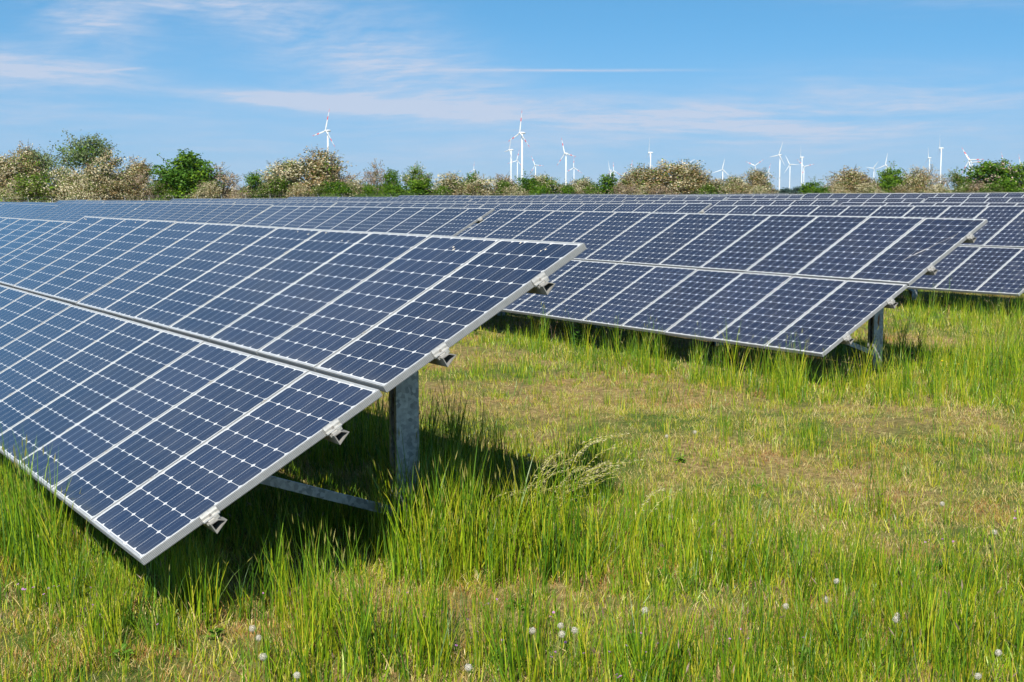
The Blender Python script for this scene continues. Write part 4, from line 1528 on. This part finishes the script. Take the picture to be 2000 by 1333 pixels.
YEL_HEAD = petals_mesh(.016, 9, M_YPET, .15, 2)
YEL_AT = [(1815, 718), (1826, 712), (1838, 716), (1846, 720), (1858, 708), (1872, 712), (1888, 705), (1893, 710), (1910, 716), (1840, 705), (1045, 780), (1060, 782), (738, 853), (822, 824), (1270, 975), (1648, 700), (1995, 588), (1850, 725), (1725, 650), (1905, 655)]
for i, (px, py) in enumerate(YEL_AT):
    h = cr.uniform(.22, .34)
    P = at_z(px, py, -0.5 + h)
    gzp = float(gz(P[0], P[1]))
    me, tip = stem_mesh(max(.1, P[2] - gzp), cr.uniform(0, .05), 300 + i)
    o = bpy.data.objects.new('yellow_wildflower', None)
    COL.objects.link(o)
    o.location = (P[0] - tip[0], P[1] - tip[1], gzp)
    far_ = py < 730 and px > 1790
    tag(o, 'yellow wildflower in the cluster behind the second table\'s right end' if far_ else 'single yellow wildflower standing in the open meadow grass', 'flower',
        'cluster of yellow wildflowers' if far_ else 'scattered yellow wildflowers')
    link('stem', me, o)
    link('flower_head', YEL_HEAD, o, tip, (cr.uniform(-.5, .5), cr.uniform(-.5, .5), 0))


def weed_mesh(seed, n, l, up):
    """leafy weed: pointed, slightly folded leaves round a short axis"""
    rng = random.Random(seed)
    mb = MB()
    for k in range(n):
        a = k * 2.4 + rng.uniform(-.3, .3)
        t = k / n
        L = l * rng.uniform(.7, 1.1) * (1.1 - .5 * t)
        z0 = up * t
        el_ = rng.uniform(.15, .7)
        d = Vector((math.cos(a) * math.cos(el_), math.sin(a) * math.cos(el_), math.sin(el_)))
        s_ = Vector((-math.sin(a), math.cos(a), 0))
        b = Vector((0, 0, z0))
        w_ = L * .26
        m1, m2 = b + d * L * .35, b + d * L * .7 - Vector((0, 0, L * .05))
        tip = b + d * L - Vector((0, 0, L * .22))
        f = Vector((0, 0, w_ * .3))
        mb.add([b, m1 + s_ * w_ * .8 + f, m1, m1 - s_ * w_ * .8 + f, m2 + s_ * w_ + f, m2, m2 - s_ * w_ + f, tip],
               [(0, 2, 1), (0, 3, 2), (1, 2, 5, 4), (2, 3, 6, 5), (4, 5, 7), (5, 6, 7)])
    return mb.mesh('leaves', [M_WEED])


WEED_AT = [(1130, 680, .16, .35, 26), (1150, 672, .13, .3, 20), (1110, 668, .12, .25, 18), (930, 655, .12, .2, 16), (1230, 1265, .09, .06, 12), (1290, 1130, .08, .05, 10), (1010, 1190, .08, .06, 11), (650, 1190, .08, .08, 12), (1700, 1090, .08, .06, 10),
           (1480, 960, .08, .05, 10), (420, 1250, .08, .06, 11), (1840, 1120, .09, .06, 11), (240, 1290, .08, .06, 11), (1570, 1290, .08, .05, 10), (970, 1290, .08, .05, 10), (1150, 870, .09, .06, 12), (1330, 905, .09, .05, 12)]
for i, (px, py, l, up, n) in enumerate(WEED_AT):
    P = ground_at(px, py)
    near_t = i < 4
    o = bpy.data.objects.new('broadleaf_weed', None)
    COL.objects.link(o)
    o.location = P
    tag(o, 'leafy upright weed in the shade below the second table\'s front edge' if near_t else 'small low rosette of broad green leaves in the meadow', 'weed',
        'leafy weeds at the second table' if near_t else 'leaf rosettes in the meadow')
    me, tip = stem_mesh(max(.05, up), 0.0, 500 + i, .004)
    link('stem', me, o)
    link('leaves', weed_mesh(i, n, l, up), o)

# ------------------------------------------------------------------ thin haze of the plain
hb_ = MB()
hb_.box(-24500, 24500, -24500, 24500, -6.0, 230.0)
M_HAZE = bpy.data.materials.new('haze')
M_HAZE.use_nodes = True
hn = M_HAZE.node_tree
hn.nodes.clear()
ho = hn.nodes.new('ShaderNodeOutputMaterial')
hv = hn.nodes.new('ShaderNodeVolumePrincipled')
hv.inputs['Color'].default_value = (0.80, 0.88, 0.97, 1)
hv.inputs['Density'].default_value = 0.00002
hv.inputs['Anisotropy'].default_value = 0.0
hn.links.new(hv.outputs[0], ho.inputs['Volume'])
haze = link('haze', hb_.mesh('haze', [M_HAZE]))
haze['kind'] = 'stuff'
haze['label'] = 'thin pale haze in the air over the plain'
